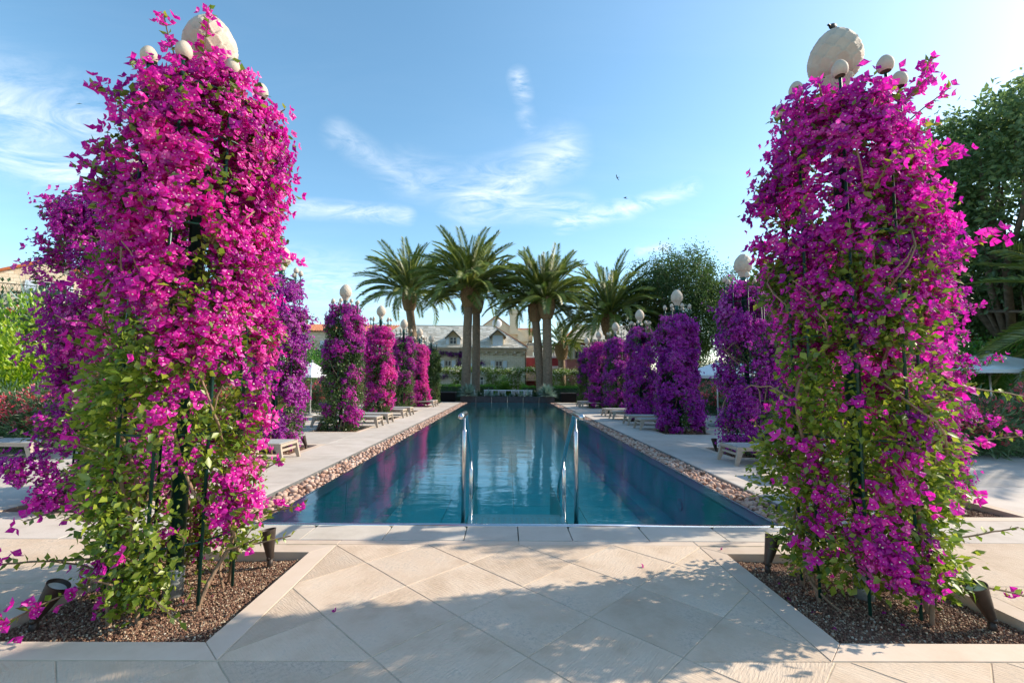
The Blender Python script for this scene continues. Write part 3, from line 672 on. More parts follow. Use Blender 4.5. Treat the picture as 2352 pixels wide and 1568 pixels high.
def ringpts(r, z, n=28): return [(r * math.cos(2 * math.pi * k / n), r * math.sin(2 * math.pi * k / n), z) for k in range(n + 1)]
TRX = .37
def trellis(x, y, label, near, dz=0.0, rot=.2):
    t = thing('lamp_trellis', label, 'trellis', (x, y, -.07), rot, 'green trellis columns topped with stone eggs')
    top = 3.76 + dz
    MB().lathe([(.062, -.1), (.062, .20), (.056, .205)], 18).build('base_sleeve', 'zinc', t, True)
    MB().lathe([(.052, .195), (.052, top - .14), (.075, top - .13), (.075, top - .10), (.052, top - .09), (.062, top - .02), (.062, top + .01)], 18).build('post', 'green_metal', t, True)
    link('lamp_globe', GLOBE if near else GLOBE_FAR, t, (0, 0, top + .285))
    for k in range(8):
        a = 2 * math.pi * k / 8; cx, cy = TRX * math.cos(a), TRX * math.sin(a)
        b = MB().tube([(cx, cy, .05), (cx, cy, top - .10)], .0105, 6); b.tube([(cx, cy, top - .26), (cx * .14, cy * .14, top - .16)], .007, 5); b.lathe([(.017, 0), (.02, .015), (.017, .03)], 8, (cx, cy, top - .22))
        b.build('bar', 'green_metal', t, True)
        link('finial', KNOB, t, (cx, cy, top - .035))
    for z in (.45, 1.15, 1.85, 2.55, 3.2, top - .24):
        MB().tube(ringpts(TRX, z), .0075, 5, False).build('ring', 'green_metal', t, True)
    return t
def spotlight(x, y, az, tilt, label, z=-.08):
    t = thing('spotlight', label, 'spotlight', (x, y, z), 0, 'brown cone spotlights in the planting beds')
    b = MB().lathe([(.004, -.08), (.022, -.02), (.024, .04), (.020, .075)], 10); b.build('spike', 'brown_metal', t, True)
    MB().lathe([(.0, -.03), (.014, -.028), (.014, .028), (0, .03)], 12).build('knuckle', 'brown_metal', t, True).matrix_local = Matrix.Translation((0, 0, .085)) @ Matrix.Rotation(az, 4, 'Z') @ Matrix.Rotation(R(90), 4, 'X')
    mm = Matrix.Translation((0, 0, .085)) @ Matrix.Rotation(az, 4, 'Z') @ Matrix.Rotation(tilt, 4, 'Y')
    h = MB().lathe([(.022, -.005), (.027, .01), (.060, .215), (.062, .22), (.056, .22), (.050, .195)], 24, (0, 0, 0), False).build('housing', 'brown_metal', t, True); sharp(h.data); h.matrix_local = mm
    l = MB().lathe([(.051, 0), (.051, .002)], 20, (0, 0, .197)).build('lens', 'lens', t); l.matrix_local = mm
    return t
trellis(*FRONT[0], 'green trellis column with large stone egg in the left foreground bed', True, 0.02)
trellis(*FRONT[1], 'green trellis column with large stone egg in the right foreground bed', True, 0)
for k, y in enumerate(ROWY):
    for s in (0, 1):
        trellis(ROWX[s], y, f'stone egg trellis column {ORD[k]} in the row on the {"left" if s == 0 else "right"} pool deck', k < 2, .05 if s == 0 else 0, .2 + .3 * k)
spotlight(-2.80, 2.86, R(15), R(28), 'brown cone spotlight at the front left of the left foreground bed')
spotlight(-1.90, 3.82, R(165), R(10), 'brown cone spotlight at the back right of the left foreground bed')
spotlight(3.01, 2.90, R(180), R(24), 'brown cone spotlight at the front right of the right foreground bed')
spotlight(2.10, 3.74, R(30), R(26), 'brown cone spotlight at the back left of the right foreground bed')
for n_, (x, y, az, tl) in enumerate([(-5.28, 5.25, R(10), R(28)), (5.55, 6.1, R(200), R(25)), (-4.32, 9.98, R(190), R(22)), (4.55, 9.95, R(170), R(8)), (-5.28, 12.85, R(20), R(25)), (4.52, 12.95, R(10), R(8)), (5.55, 12.75, R(200), R(22))]):
    k, s = {0: (0, 'left'), 1: (0, 'right'), 2: (1, 'left'), 3: (1, 'right'), 4: (2, 'left'), 5: (2, 'right'), 6: (2, 'right')}[n_]
    sd = {5: ' at the pool side', 6: ' at the outer side'}.get(n_, '')
    spotlight(x, y, az, tl, f'brown cone spotlight in the {ORD[k]} bed of the {s} row{sd}')

# ------------------------------------------------------------------ bougainvillea
def grow(seed, R0, Ht, n, fl, k_near, thin=None, z0=.15, lump=.16, prof=None, fsize=.048, lsize=.06, zb=1.0, per=8, cd=.07):
    """flower and leaf places of one climbing plant round a column"""
    r_ = np.random.default_rng(seed); nz = sinnoise(r_, 7, 2.2); nf_ = sinnoise(r_, 6, 3.2); ng = sinnoise(r_, 6, 3.6)
    nc = max(1, n // per); cs = r_.uniform(.75, 1.2, nc); cth = r_.uniform(0, 2 * math.pi, nc); cz = z0 + (Ht - z0) * r_.uniform(0, 1, nc) ** zb
    cdr = r_.normal(size=nc) * cd; ic = r_.integers(0, nc, n)
    th = cth[ic] + r_.normal(size=n) * .16; z = np.clip(cz[ic] + r_.normal(size=n) * .085, z0, Ht + .05)
    U = np.c_[np.cos(th), np.sin(th), z]
    Rr = R0 * (1 + lump * nz(U * [1.4, 1.4, 1.0]) + cdr[ic]) * (np.interp(z / Ht, *prof) if prof is not None else 1)
    rr = Rr * np.sqrt(1 - .62 * r_.random(n) ** 1.6)
    top = z > Ht - .18; rr[top] *= np.sqrt(r_.random(top.sum()))
    P = np.c_[rr * np.cos(th), rr * np.sin(th), z + r_.normal(size=n) * .02]
    if thin is not None:
        keep = (ng(U * [1.3, 1.3, 1.0]) > thin) | (r_.random(n) < .22); P, th, z, U, rr, Rr, ic = P[keep], th[keep], z[keep], U[keep], rr[keep], Rr[keep], ic[keep]; n = len(P)
    out = np.c_[np.cos(th), np.sin(th), np.full(n, .25)]
    isf = (.6 * r_.random(nc)[ic] + .4 * r_.random(n)) < np.clip(fl(z, th) + .30 * nf_(U * [1.2, 1.2, 1.0]), .0, .97)
    kf = r_.integers(*k_near, n) * isf; kl = r_.integers(2, 5, n) + (~isf) * r_.integers(6, 12, n)
    ip = np.repeat(np.arange(n), kf); il = np.repeat(np.arange(n), kl)
    FP = P[ip] + r_.normal(size=(len(ip), 3)) * [.05, .05, .042] + out[ip] * .02
    FN = unit(out[ip] * .8 + (FP - P[ip]) * 9 + r_.normal(size=(len(ip), 3)) * .45 + [0, 0, .15])
    LP = P[il] + r_.normal(size=(len(il), 3)) * [.055, .055, .05] - out[il] * .015
    LD = unit(out[il] * .6 + r_.normal(size=(len(il), 3)) * .6 + [0, 0, -.25])
    tone = np.clip(.48 + .16 * nz(U * 2.3) + .24 * r_.normal(size=nc)[ic], 0, 1)
    return dict(FP=FP, FN=FN, FS=fsize * np.clip(r_.lognormal(-.12, .30, len(ip)), .42, 1.5), FR=np.clip(tone[ip] + r_.normal(size=len(ip)) * .22, 0, 1), FO=rr[ip] / Rr[ip],
                LP=LP, LD=LD, LS=lsize * np.clip(r_.lognormal(-.2, .32, len(il)), .4, 1.35), LR=np.clip(.46 + .18 * (LP[:, 2] < 1.6) + r_.normal(size=len(il)) * .28, 0, 1))
def shoot(g_, r_, start, d, L, bend=(0, 0, -.25), fl=.6, n=None, stems=None, fsize=.05, lsize=.062):
    """a long spray: stem, leaves along it and flowers towards its tip"""
    p = np.array(start, float); d = np.array(d, float); d /= np.linalg.norm(d); st = .05; pts = [p.copy()]; FP = []; FN = []; LP = []; LD = []
    m_ = int(L / st)
    for k in range(m_):
        d = d + np.array(bend) * st + r_.normal(size=3) * .07; d /= np.linalg.norm(d); p = p + d * st; pts.append(p.copy()); t = k / m_
        for _ in range(2):
            o = unit(np.cross(d, r_.normal(size=3))); LP.append(p.copy()); LD.append(unit(o * .9 + d * .5 + np.array([0, 0, -.1])))
        if r_.random() < fl * (1.6 if t > .35 else .6):
            for _ in range(r_.integers(1, 5)):
                o = r_.normal(size=3) * .035; FP.append(p + o); FN.append(unit(o * 14 + d * .5 + r_.normal(size=3) * .4 + [0, 0, .2]))
    if stems is not None: stems.tube(pts, list(np.linspace(.0065, .0045, len(pts))), 4, False)
    def app(a, b, rows):
        if len(rows): g_[a] = np.concatenate([g_[a], np.array(rows).reshape(len(rows), -1) if a[1] in 'PND' else np.array(rows)])
    app('FP', 0, FP); app('FN', 0, FN); app('LP', 0, LP); app('LD', 0, LD)
    g_['FS'] = np.concatenate([g_['FS'], fsize * r_.uniform(.7, 1.15, len(FP))]); g_['FR'] = np.concatenate([g_['FR'], r_.uniform(.3, .9, len(FP))]); g_['FO'] = np.concatenate([g_['FO'], np.full(len(FP), 1.2)])
    g_['LS'] = np.concatenate([g_['LS'], lsize * r_.uniform(.55, 1.1, len(LP))]); g_['LR'] = np.concatenate([g_['LR'], r_.uniform(.4, 1, len(LP))])
PIECE = {}
def piece_meshes():
    for k in range(3):
        V, Fc, fm = FLW[k]
        for j, rn in enumerate((.35, .6, .85)):
            PIECE[('f', k * 3 + j)] = arr_mesh('flower', V, Fc, ['bract', 'bloom_white'], np.full(len(V), rn), fm)
    for j, rn in enumerate((.1, .3, .5, .7, .95)): PIECE[('l', j)] = arr_mesh('leaf', LEAF[0], LEAF[1], 'leaf_vine', np.full(len(LEAF[0]), rn), None, True)
piece_meshes()
def put_plant(t, g_, color, seed, n_parts, leafm='leaf_vine', far=False):
    r_ = np.random.default_rng(seed); wp = np.array(t.location)
    pick = np.zeros(len(g_['FP']), bool); pl = np.zeros(len(g_['LP']), bool)
    if n_parts:
        toc = unit(np.array([0, 0, CAM_H]) - (g_['FP'] + wp)); o = g_['FP'] * [1, 1, 0]
        sc = (unit(o) * toc).sum(1) + .5 * g_['FO'] + r_.random(len(toc)) * .9; pick[np.argsort(-sc)[:n_parts]] = True
        toc = unit(np.array([0, 0, CAM_H]) - (g_['LP'] + wp)); o = g_['LP'] * [1, 1, 0]
        sc = (unit(o) * toc).sum(1) + np.linalg.norm(o, axis=1) * .5 + r_.random(len(toc)) * .9; pl[np.argsort(-sc)[:n_parts]] = True
        RF = frames_n(g_['FN'][pick], r_); RL = frames_d(g_['LD'][pl], r_, (0, 0, 1))
        for k, (p, q, s) in enumerate(zip(g_['FP'][pick], RF, g_['FS'][pick])):
            o = link('flower', PIECE[('f', k % 9)], t); mm = Matrix(q).to_4x4() @ Matrix.Diagonal((s, s, s, 1)); mm.translation = p; o.matrix_local = mm; o.color = (*color, 1)
        for k, (p, q, s) in enumerate(zip(g_['LP'][pl], RL, g_['LS'][pl])):
            o = link('leaf', PIECE[('l', k % 5)], t); mm = Matrix(q).to_4x4() @ Matrix.Diagonal((s, s, s, 1)); mm.translation = p; o.matrix_local = mm
    f = ~pick; l = ~pl
    if far:
        V, Fc, rn, mi = spread(*FLW_FAR[:2], g_['FP'][f], frames_n(g_['FN'][f], r_), g_['FS'][f], g_['FR'][f], FLW_FAR[2])
        fo = stuff(link('flower_mass', arr_mesh('flower_mass', V, Fc, 'bract', rn), t))
    else:
        Vs, Fs, Rs, Ms, off = [], [], [], [], 0; idx = np.where(f)[0]
        for k in range(3):
            ii = idx[k::3]; V, Fc, rn, mi = spread(FLW[k][0], FLW[k][1], g_['FP'][ii], frames_n(g_['FN'][ii], r_), g_['FS'][ii], g_['FR'][ii], FLW[k][2])
            Vs.append(V); Fs.append(Fc + off); Rs.append(rn); Ms.append(mi); off += len(V)
        fo = stuff(link('flower_mass', arr_mesh('flower_mass', np.concatenate(Vs), np.concatenate(Fs), ['bract', 'bloom_white'], np.concatenate(Rs), np.concatenate(Ms)), t))
    fo.color = (*color, 1)
    V, Fc, rn, _ = spread(*(LEAF2 if far else LEAF), g_['LP'][l], frames_d(g_['LD'][l], r_, (0, 0, 1)), g_['LS'][l], g_['LR'][l])
    stuff(link('leaf_mass', arr_mesh('leaf_mass', V, Fc, leafm, rn, None, not far), t))
def woody(t, seed, n, Ht, r0=.4, rad=.024, branches=5):
    r_ = np.random.default_rng(seed)
    for k in range(n):
        a = 2 * math.pi * (k + r_.random() * .7) / n; p = np.array([r0 * 1.05 * math.cos(a), r0 * 1.05 * math.sin(a), -.09]); pts = [p.copy()]; b = MB()
        d = np.array([r_.normal() * .35, r_.normal() * .35, 1.0]); H_ = Ht * r_.uniform(.62, .95); main = []
        while p[2] < H_:
            d = d + r_.normal(size=3) * [.15, .15, .08]; rad_xy = math.hypot(p[0], p[1])
            d[:2] += p[:2] / max(rad_xy, .05) * (r0 - rad_xy) * 2.6; d[2] = max(d[2], .5); d /= np.linalg.norm(d); p = p + d * .13; pts.append(p.copy())
        rr = rad * r_.uniform(.6, 1.25); b.tube(pts, [max(.006, rr * (1 - .75 * i / len(pts)) * (1.35 if i == 0 else 1)) for i in range(len(pts))], 7)
        for q in range(branches):
            i0 = r_.integers(2, max(3, len(pts) - 3)); p2 = pts[i0].copy(); a2 = math.atan2(p2[1], p2[0]) + r_.choice([-1, 1]) * 1.5; d2 = np.array([math.cos(a2), math.sin(a2), .7]); bp = [p2.copy()]
            for _ in range(r_.integers(4, 7)): d2 = d2 + r_.normal(size=3) * .3; d2 /= np.linalg.norm(d2); p2 = p2 + d2 * .075; bp.append(p2.copy())
            b.tube(bp, list(np.linspace(rr * .5, .004, len(bp))), 5)
        b.build('trunk', 'bark_vine', t, True)
def fallen(t, seed, n, color):
    r_ = np.random.default_rng(seed)
    for k in range(3):
        a = r_.uniform(0, 6.28); q = r_.uniform(.85, 1.5); o = link('fallen_flower', PIECE[('f', (k + 4) % 9)], t, (q * math.cos(a), q * math.sin(a), .083)); o.scale = (.024,) * 3; o.rotation_euler = (r_.uniform(1.2, 1.9), 0, r_.uniform(0, 6)); o.color = (*color, 1)
    for k in range(n):
        o = link('fallen_flower', PIECE[('f', k % 9)], t, (r_.uniform(-.6, .6), r_.uniform(-.6, .6), .005)); o.scale = (.028,) * 3; o.rotation_euler = (r_.uniform(0, 3), r_.uniform(0, 1), r_.uniform(0, 6)); o.color = (*color, 1)
VIVID = (.80, .014, .46)
# the two big plants in the foreground
for side in (0, 1):
    sd = 21 + side
    r_ = np.random.default_rng(sd + 90)
    x, y = FRONT[side]
    t = thing('bougainvillea', ['bright magenta bougainvillea climbing the left foreground column, hiding part of its egg', 'bright magenta bougainvillea climbing the right foreground column, backlit at its right edge'][side], 'bougainvillea', (x, y, -.07), 0, 'bougainvilleas on the columns')
    prof = ([0, .06, .16, .35, .6, .85, 1], [.92, 1.14, 1.34, 1.30, 1.22, 1.20, 1.04])
    fl = (lambda z, th: np.interp(z, [0, .5, 1.0, 1.5, 2.0, 2.6, 3.6], [.04, .11, .20, .32, .48, .64, .79]))
    g_ = grow(sd, .38 if side == 0 else .365, 3.70 if side == 0 else 3.54, 3000, fl, (5, 11), thin=-.85, lump=.13, z0=.16 if side == 0 else .26, prof=prof, fsize=.0425, lsize=.058, zb=1.06)
    st = MB()
    if side == 0:
        SH = [((.02, -.1, 3.6), (.06, -.35, 1), .62, .85), ((-.12, -.1, 3.6), (-.2, -.4, 1), .5, .6), ((-.5, -.2, 3.5), (-1, -.1, .45), .42, .9), ((.35, .05, 3.4), (.8, 0, .6), .36, .95), ((-.42, -.2, 2.9), (-1, -.2, .35), .36, .8), ((.55, -.1, 2.3), (1, -.1, .2), .35, .8),
              ((-.5, -.2, .65), (-1, -.1, .0), .45, .45), ((-.35, -.4, .38), (-1, -.25, .10), .85, .22), ((.5, -.1, .35), (1, .25, .25), .42, .05), ((.1, -.45, .2), (.9, -.5, .0), .45, .03), ((-.3, -.45, .25), (-.3, -1, -.1), .4, .5), ((.45, .3, .5), (1, .2, .1), .4, .1)]
    else:
        SH = [((.35, -.1, 3.4), (.65, -.2, 1), .72, 1.0), ((.45, 0, 3.2), (1, -.1, .6), .6, .75), ((.45, -.1, 3.0), (1, 0, .35), .45, .7), ((-.3, -.2, 3.35), (-1, -.2, .35), .42, .15), ((.6, -.1, 2.4), (1, -.2, .3), .45, .8), ((.6, -.2, 1.5), (1, -.3, .12), .55, .1), ((.55, -.2, 1.1), (1, -.2, .15), .6, .25),
              ((.5, -.1, .45), (1, -.2, .1), .6, .05), ((.45, -.35, .25), (1, -.5, -.02), .5, .08), ((.6, .0, .75), (1, 0, -.05), .45, .5), ((-.4, -.2, .35), (-1, -.1, .2), .35, .05), ((-.5, -.1, .8), (-1, 0, .3), .3, .3)]
    for s0, d0, L, f0 in SH: shoot(g_, r_, (s0[0] * .8, s0[1] * .8, s0[2]), d0, L, (0, 0, -.35), f0, None, st)
    for _ in range(40):
        a = r_.uniform(0, 6.28); z = r_.uniform(.3, 3.5); shoot(g_, r_, (.42 * math.cos(a), .42 * math.sin(a), z), (math.cos(a), math.sin(a), .8), r_.uniform(.16, .3), (0, 0, -.6), np.interp(z, [0, 1, 2.4, 3.5], [.1, .4, .8, .95]), None, st)
    stuff(st.build('twigs', 'twig', t))
    woody(t, sd + 5, 8, 3.3, .35, .015, 4)
    put_plant(t, g_, VIVID if side == 0 else (.76, .014, .50), sd, 300)
    fallen(t, sd, 10 if side else 5, (.5, .012, .3))
# plants of the two rows: four grown shapes, copied round the other columns
fl_row = [lambda z, th: np.interp(z, [0, .4, 1.2, 3.6], [.40, .58, .66, .74]), lambda z, th: np.interp(z, [0, .5, 1.6, 3.6], [.20, .34, .48, .76]), lambda z, th: np.interp(z, [0, .3, 3.6], [.5, .66, .78]), lambda z, th: np.interp(z, [0, 3.0, 3.6], [-.25, -.2, .15])]
PROW = ([0, .05, .15, .5, .85, 1], [.80, 1.0, 1.05, 1.02, 1.0, .84])
PLANT = {}
def row_plant(v, t, color, n_parts, R0=.50, Ht=3.5):
    if n_parts:
        g_ = grow(60 + v + n_parts, R0, Ht, int(2200 * R0 / .52), fl_row[v % 4], (5, 11), prof=PROW, lump=.13, per=13, cd=.10, fsize=.046, lsize=.055)
        r_ = np.random.default_rng(n_parts)
        for _ in range(18):
            a = r_.uniform(0, 6.28); z = r_.uniform(.5, 3.5); shoot(g_, r_, (.52 * math.cos(a), .52 * math.sin(a), z), (math.cos(a), math.sin(a), .7), r_.uniform(.2, .45), (0, 0, -.3), .5)
        put_plant(t, g_, color, 60 + v, n_parts, 'leaf_row'); woody(t, 70 + v, 5, 3.2, .36, .02, 2); return
    if v not in PLANT:
        g_ = grow(60 + v, .475, 3.45, 3100, fl_row[v % 4], (5, 10), prof=PROW, lump=.13, fsize=.056, lsize=.066, per=17, cd=.10)
        tmp = link('tmp', None); put_plant(tmp, g_, color, 60 + v, 0, 'leaf_row', True); woody(tmp, 70 + v, 4, 3.0, .34, .02, 0)
        PLANT[v] = [c.data for c in tmp.children]
        names = [c.name.split('.')[0] for c in tmp.children]; PLANT[v] = list(zip(names, PLANT[v]))
        for c in list(tmp.children): bpy.data.objects.remove(c)
        bpy.data.objects.remove(tmp)
    for nm, me in PLANT[v]:
        o = link(nm, me, t); o.color = (*color, 1)
        if nm != 'trunk': stuff(o)
PUR, MAG, SUN_PNK = (.52, .014, .46), (.62, .014, .44), (.80, .016, .44)  # last tone: sunlight put into the flower colour of two left columns
rows = {0: [(0, MAG), (0, PUR), (1, MAG), (5, SUN_PNK), (1, MAG), (2, SUN_PNK), (3, MAG)], 1: [(0, MAG), (0, PUR), (2, PUR), (6, PUR), (5, PUR), (4, MAG), (1, PUR)]}
desc = {0: ['magenta bougainvillea column at the far left beside the foreground plant', 'tall deep purple bougainvillea column just right of the left foreground plant', 'purple and green bougainvillea column, third along the left pool deck', 'sunlit pink and purple bougainvillea column, fourth along the left pool deck', 'half green magenta bougainvillea column, fifth along the left pool deck', 'sunlit hot pink bougainvillea column, sixth along the left pool deck', 'almost flowerless green bougainvillea column at the far left end'],
        1: ['magenta bougainvillea column hidden behind the right foreground plant', 'purple bougainvillea column just left of the right foreground plant', 'dense purple bougainvillea column, third along the right pool deck', 'dense purple bougainvillea column, fourth along the right pool deck', 'purple bougainvillea column with green patches, fifth along the right pool deck', 'magenta bougainvillea column, sixth along the right pool deck', 'dull purple and green bougainvillea column at the far right end']}
for s in (0, 1):
    for k, (v, c) in enumerate(rows[s]):
        t = thing('bougainvillea', desc[s][k], 'bougainvillea', (ROWX[s], ROWY[k], -.07), 1.1 * k + 2.2 * s, 'bougainvilleas on the columns')
        if k < 2:
            t.rotation_euler = (0, 0, 0); bpy.context.view_layer.update()
        row_plant(v, t, c, {0: 160 + s, 1: 110 + s}.get(k, 0), *((.70, 3.75) if k == 0 and s == 0 else ()))
        if k >= 2: q = random.uniform(.93, 1.09); t.scale = (q, q, random.uniform(.95, 1.03))
# ------------------------------------------------------------------ sun loungers
def make_lounger():
    t = link('sun_lounger', None)
    L, W, Hh = 1.92, .68, .33          # foot end at x=0, head towards +x, width along y from 0
    for y in (0.0, W - .045): 
        b = MB().box(0, L, y, y + .045, Hh - .075, Hh - .012); b.build('side_rail', 'teak', t)
    for x in (.0, L - .05, 1.12): MB().box(x + .001, x + .05, .046, W - .046, Hh - .07, Hh - .02).build('cross_rail', 'teak', t)
    MB().box(.02, .05, .03, W - .03, .17, .21).build('foot_stretcher', 'teak', t)
    MB().box(L - .05, L - .02, .03, W - .03, .17, .21).build('head_stretcher', 'teak', t)
    for x, sx in ((.0, -1), (L, 1)):
        for y, sy in ((0, -1), (W - .05, 1)):
            b = MB(); w = .085 * -sx; q = sx * .055; e = sy * .012
            v = [(x + q, y + e, 0), (x + q + w * .62, y + e, 0), (x + q + w * .62, y + .05 + e, 0), (x + q, y + .05 + e, 0), (x, y, Hh - .074), (x + w * 1.25, y, Hh - .074), (x + w * 1.25, y + .05, Hh - .074), (x, y + .05, Hh - .074)]
            b.add(v, [(3, 2, 1, 0), (4, 5, 6, 7), (0, 1, 5, 4), (1, 2, 6, 5), (2, 3, 7, 6), (3, 0, 4, 7)] if sx < 0 else [(0, 1, 2, 3), (7, 6, 5, 4), (4, 5, 1, 0), (5, 6, 2, 1), (6, 7, 3, 2), (7, 4, 0, 3)]); b.build('leg', 'teak', t)
    MB().box(.052, 1.10, .05, W - .05, Hh - .022, Hh - .008).build('sling', 'sling', t)
    br = MB().box(1.17, L - .055, .06, W - .06, Hh - .012, Hh + .006).build('backrest', 'sling', t)
    for y in (.05, W - .085): MB().box(1.15, L - .01, y, y + .035, Hh - .010, Hh + .012).build('backrest_rail', 'teak', br)
    return t
LNG = {1: [6.57, 7.98, 13.66, 15.05, 17.2, 18.55, 24.3, 25.42], 0: [6.6, 7.98, 13.80, 15.03, 17.25, 18.48, 24.3, 25.2]}
proto = make_lounger(); first = True
for s in (0, 1):
    for k, y in enumerate(LNG[s]):
        o = proto if first else copy_tree(proto); first = False
        if s: o.location = (4.03, y, 0); o.rotation_euler = (0, 0, 0)
        else: o.location = (-3.90, y + .68, 0); o.rotation_euler = (0, 0, math.pi)
        o.location.y += random.uniform(-.03, .03); o.rotation_euler.z += R(random.uniform(-1.5, 1.5))
        wh = ['nearest', 'second', 'third', 'fourth', 'fifth', 'sixth', 'seventh', 'farthest'][k]
        tag(o, f'{wh} weathered teak sun lounger between the columns of the {"right" if s else "left"} pool deck', 'sun lounger', 'teak sun loungers on the pool decks')
o = copy_tree(proto); o.location = (-8.08, 8.58, 0); o.rotation_euler = (0, 0, math.pi); tag(o, 'teak sun lounger standing before the oleanders at the far left', 'sun lounger', 'teak sun loungers on the pool decks')
# ------------------------------------------------------------------ parasols
def umbrella(x, y, ze, zp, hw, label, rot=0, base=True):
    t = thing('parasol', label, 'parasol', (x, y, 0), rot, 'white parasols behind the columns')
    b = MB(); n = 8; segs = 6; ring = []
    for i in range(n):
        a = 2 * math.pi * i / n + math.pi / 8; k = 1 / max(abs(math.cos(a)), abs(math.sin(a))) ; ring.append((math.cos(a) * hw * 1.04, math.sin(a) * hw * 1.04))
    V = [(0, 0, zp)]; F_ = []
    for j in range(1, segs + 1):
        q = j / segs
        for i in range(n * 2):
            if i % 2 == 0: px, py = ring[i // 2]; sg = 0
            else: p0, p1 = ring[i // 2], ring[(i // 2 + 1) % n]; px, py = (p0[0] + p1[0]) / 2 * .985, (p0[1] + p1[1]) / 2 * .985; sg = -.03 * math.sin(q * math.pi)
            V.append((px * q, py * q, zp + (ze - zp) * q ** 1.12 + sg))
    m_ = n * 2
    F_ += [(0, 1 + i, 1 + (i + 1) % m_) for i in range(m_)]
    for j in range(segs - 1): F_ += [(1 + j * m_ + i, 1 + (j + 1) * m_ + i, 1 + (j + 1) * m_ + (i + 1) % m_, 1 + j * m_ + (i + 1) % m_) for i in range(m_)]
    base_i = 1 + (segs - 1) * m_; k0 = len(V); V += [(v[0], v[1], v[2] - .09) for v in V[base_i:base_i + m_]]
    F_ += [(base_i + i, k0 + i, k0 + (i + 1) % m_, base_i + (i + 1) % m_) for i in range(m_)]
    c = b.add(V, F_).build('canopy', 'canvas', t); sol = c.modifiers.new('cloth', 'SOLIDIFY'); sol.thickness = .004
    MB().lathe([(.045, zp - .02), (.045, zp + .07), (.03, zp + .085)], 12).build('cap', 'zinc', t)
    MB().lathe([(.025, .0), (.025, zp - .03)], 12).build('pole', 'pole_metal', t, True)
    MB().lathe([(.055, zp - .62), (.055, zp - .50), (.035, zp - .48)], 12).build('hub', 'zinc', t)
    for i in range(n):
        MB().tube([(0, 0, zp - .05), (ring[i][0] * .985, ring[i][1] * .985, ze - .03)], .011, 5).build('rib', 'zinc', t)
    MB().lathe([(.32, 0), (.32, .05), (.05, .07), (.04, .3)], 20).build('base', 'zinc', t, True)
    return t
umbrella(13.45, 12.5, 1.83, 2.32, 1.55, 'white parasol above the oleanders at the far right', R(22.5))
umbrella(7.02, 15.1, 1.66, 2.1, 1.15, 'white parasol with silver pole behind the right row of columns')
umbrella(-13.1, 13.6, 2.12, 2.75, 1.35, 'white parasol poking out before the yellow green shrubs at the far left')
umbrella(-7.75, 18.1, 1.58, 2.1, .75, 'small white parasol seen between two purple columns on the left')
umbrella(9.2, 16.3, 1.86, 2.35, 1.3, 'white parasol half hidden between the right foreground plant and the purple column')

# ------------------------------------------------------------------ shrubs, oleanders, hedges
def bush_mesh(seed, rx, ry, h, n_cl, per, lsize, mat, tmpl=LEAF2, upness=.35, flat=.5, clr=.22, name='leaf_mass', base=.12):
    r_ = np.random.default_rng(seed); nz = sinnoise(r_, 6, 1.8)
    U = unit(r_.normal(size=(n_cl, 3))); U[:, 2] = np.abs(U[:, 2]) if base < .3 else U[:, 2]
    q = (r_.random(n_cl) ** .33) * (1 + .2 * nz(U * 2))
    C = np.c_[U[:, 0] * rx * q, U[:, 1] * ry * q, base * h + U[:, 2] * h * (1 - base) * q]
    if base < .3:
        lo = r_.random(n_cl) < .4; C[lo, 2] = r_.uniform(.05, .7, lo.sum()) * h
        k = np.sqrt(r_.random(lo.sum())) ** .5; C[lo, 0] = U[lo, 0] / np.maximum(np.hypot(U[lo, 0], U[lo, 1]), .1) * rx * k; C[lo, 1] = U[lo, 1] / np.maximum(np.hypot(U[lo, 0], U[lo, 1]), .1) * ry * k
    il = np.repeat(np.arange(n_cl), per); n = len(il)
    off = r_.normal(size=(n, 3)) * clr * .5; P = C[il] + off
    ctr = np.array([0, 0, h * .45]); D = unit(unit(C[il] - ctr) * .6 + off / clr * .7 + r_.normal(size=(n, 3)) * .4 + [0, 0, upness])
    tone = np.clip(.45 + .2 * nz(C * .9), 0, 1)
    V, Fc, rn, _ = spread(*tmpl, P, frames_d(D, r_, (0, 0, 1), flat), lsize * r_.uniform(.6, 1.2, n), np.clip(tone[il] + r_.normal(size=n) * .2, 0, 1))
    return arr_mesh(name, V, Fc, mat, rn, None, False), C
def tip_flowers(seed, C, n_cl, per, size, mat, jit=.07, up=.04, zmin=.3):
    r_ = np.random.default_rng(seed); top = C[C[:, 2] > zmin * C[:, 2].max()]; rad = np.hypot(top[:, 0], top[:, 1]) + .6 * top[:, 2]
    top = top[np.argsort(-rad)[:max(n_cl, 1) * 2]]; pk = top[r_.choice(len(top), min(n_cl, len(top)), replace=False)]
    il = np.repeat(np.arange(len(pk)), per); P = pk[il] * [1.06, 1.06, 1.03] + r_.normal(size=(len(il), 3)) * jit + [0, 0, up]
    N = unit(r_.normal(size=(len(il), 3)) + [0, 0, .6]); V, Fc, rn, _ = spread(*FLW_FAR[:2], P, frames_n(N, r_), size * r_.uniform(.7, 1.2, len(il)), r_.random(len(il)))
    return arr_mesh('flower_mass', V, Fc, mat, rn)
def bush_stems(seed, n, h, rx, ry, rad=.014):
    r_ = np.random.default_rng(seed); b = MB()
    for k in range(n):
        a = r_.uniform(0, 6.28); q = r_.random() ** .5; p1 = (rx * .8 * q * math.cos(a), ry * .8 * q * math.sin(a), h * r_.uniform(.55, .85)); p0 = (p1[0] * .2, p1[1] * .2, 0)
        b.tube([p0, ((p0[0] + p1[0]) * .4, (p0[1] + p1[1]) * .4, h * .35), p1], [rad, rad * .8, rad * .4], 5)
    return b.mesh('stem', 'twig')
OLE = []
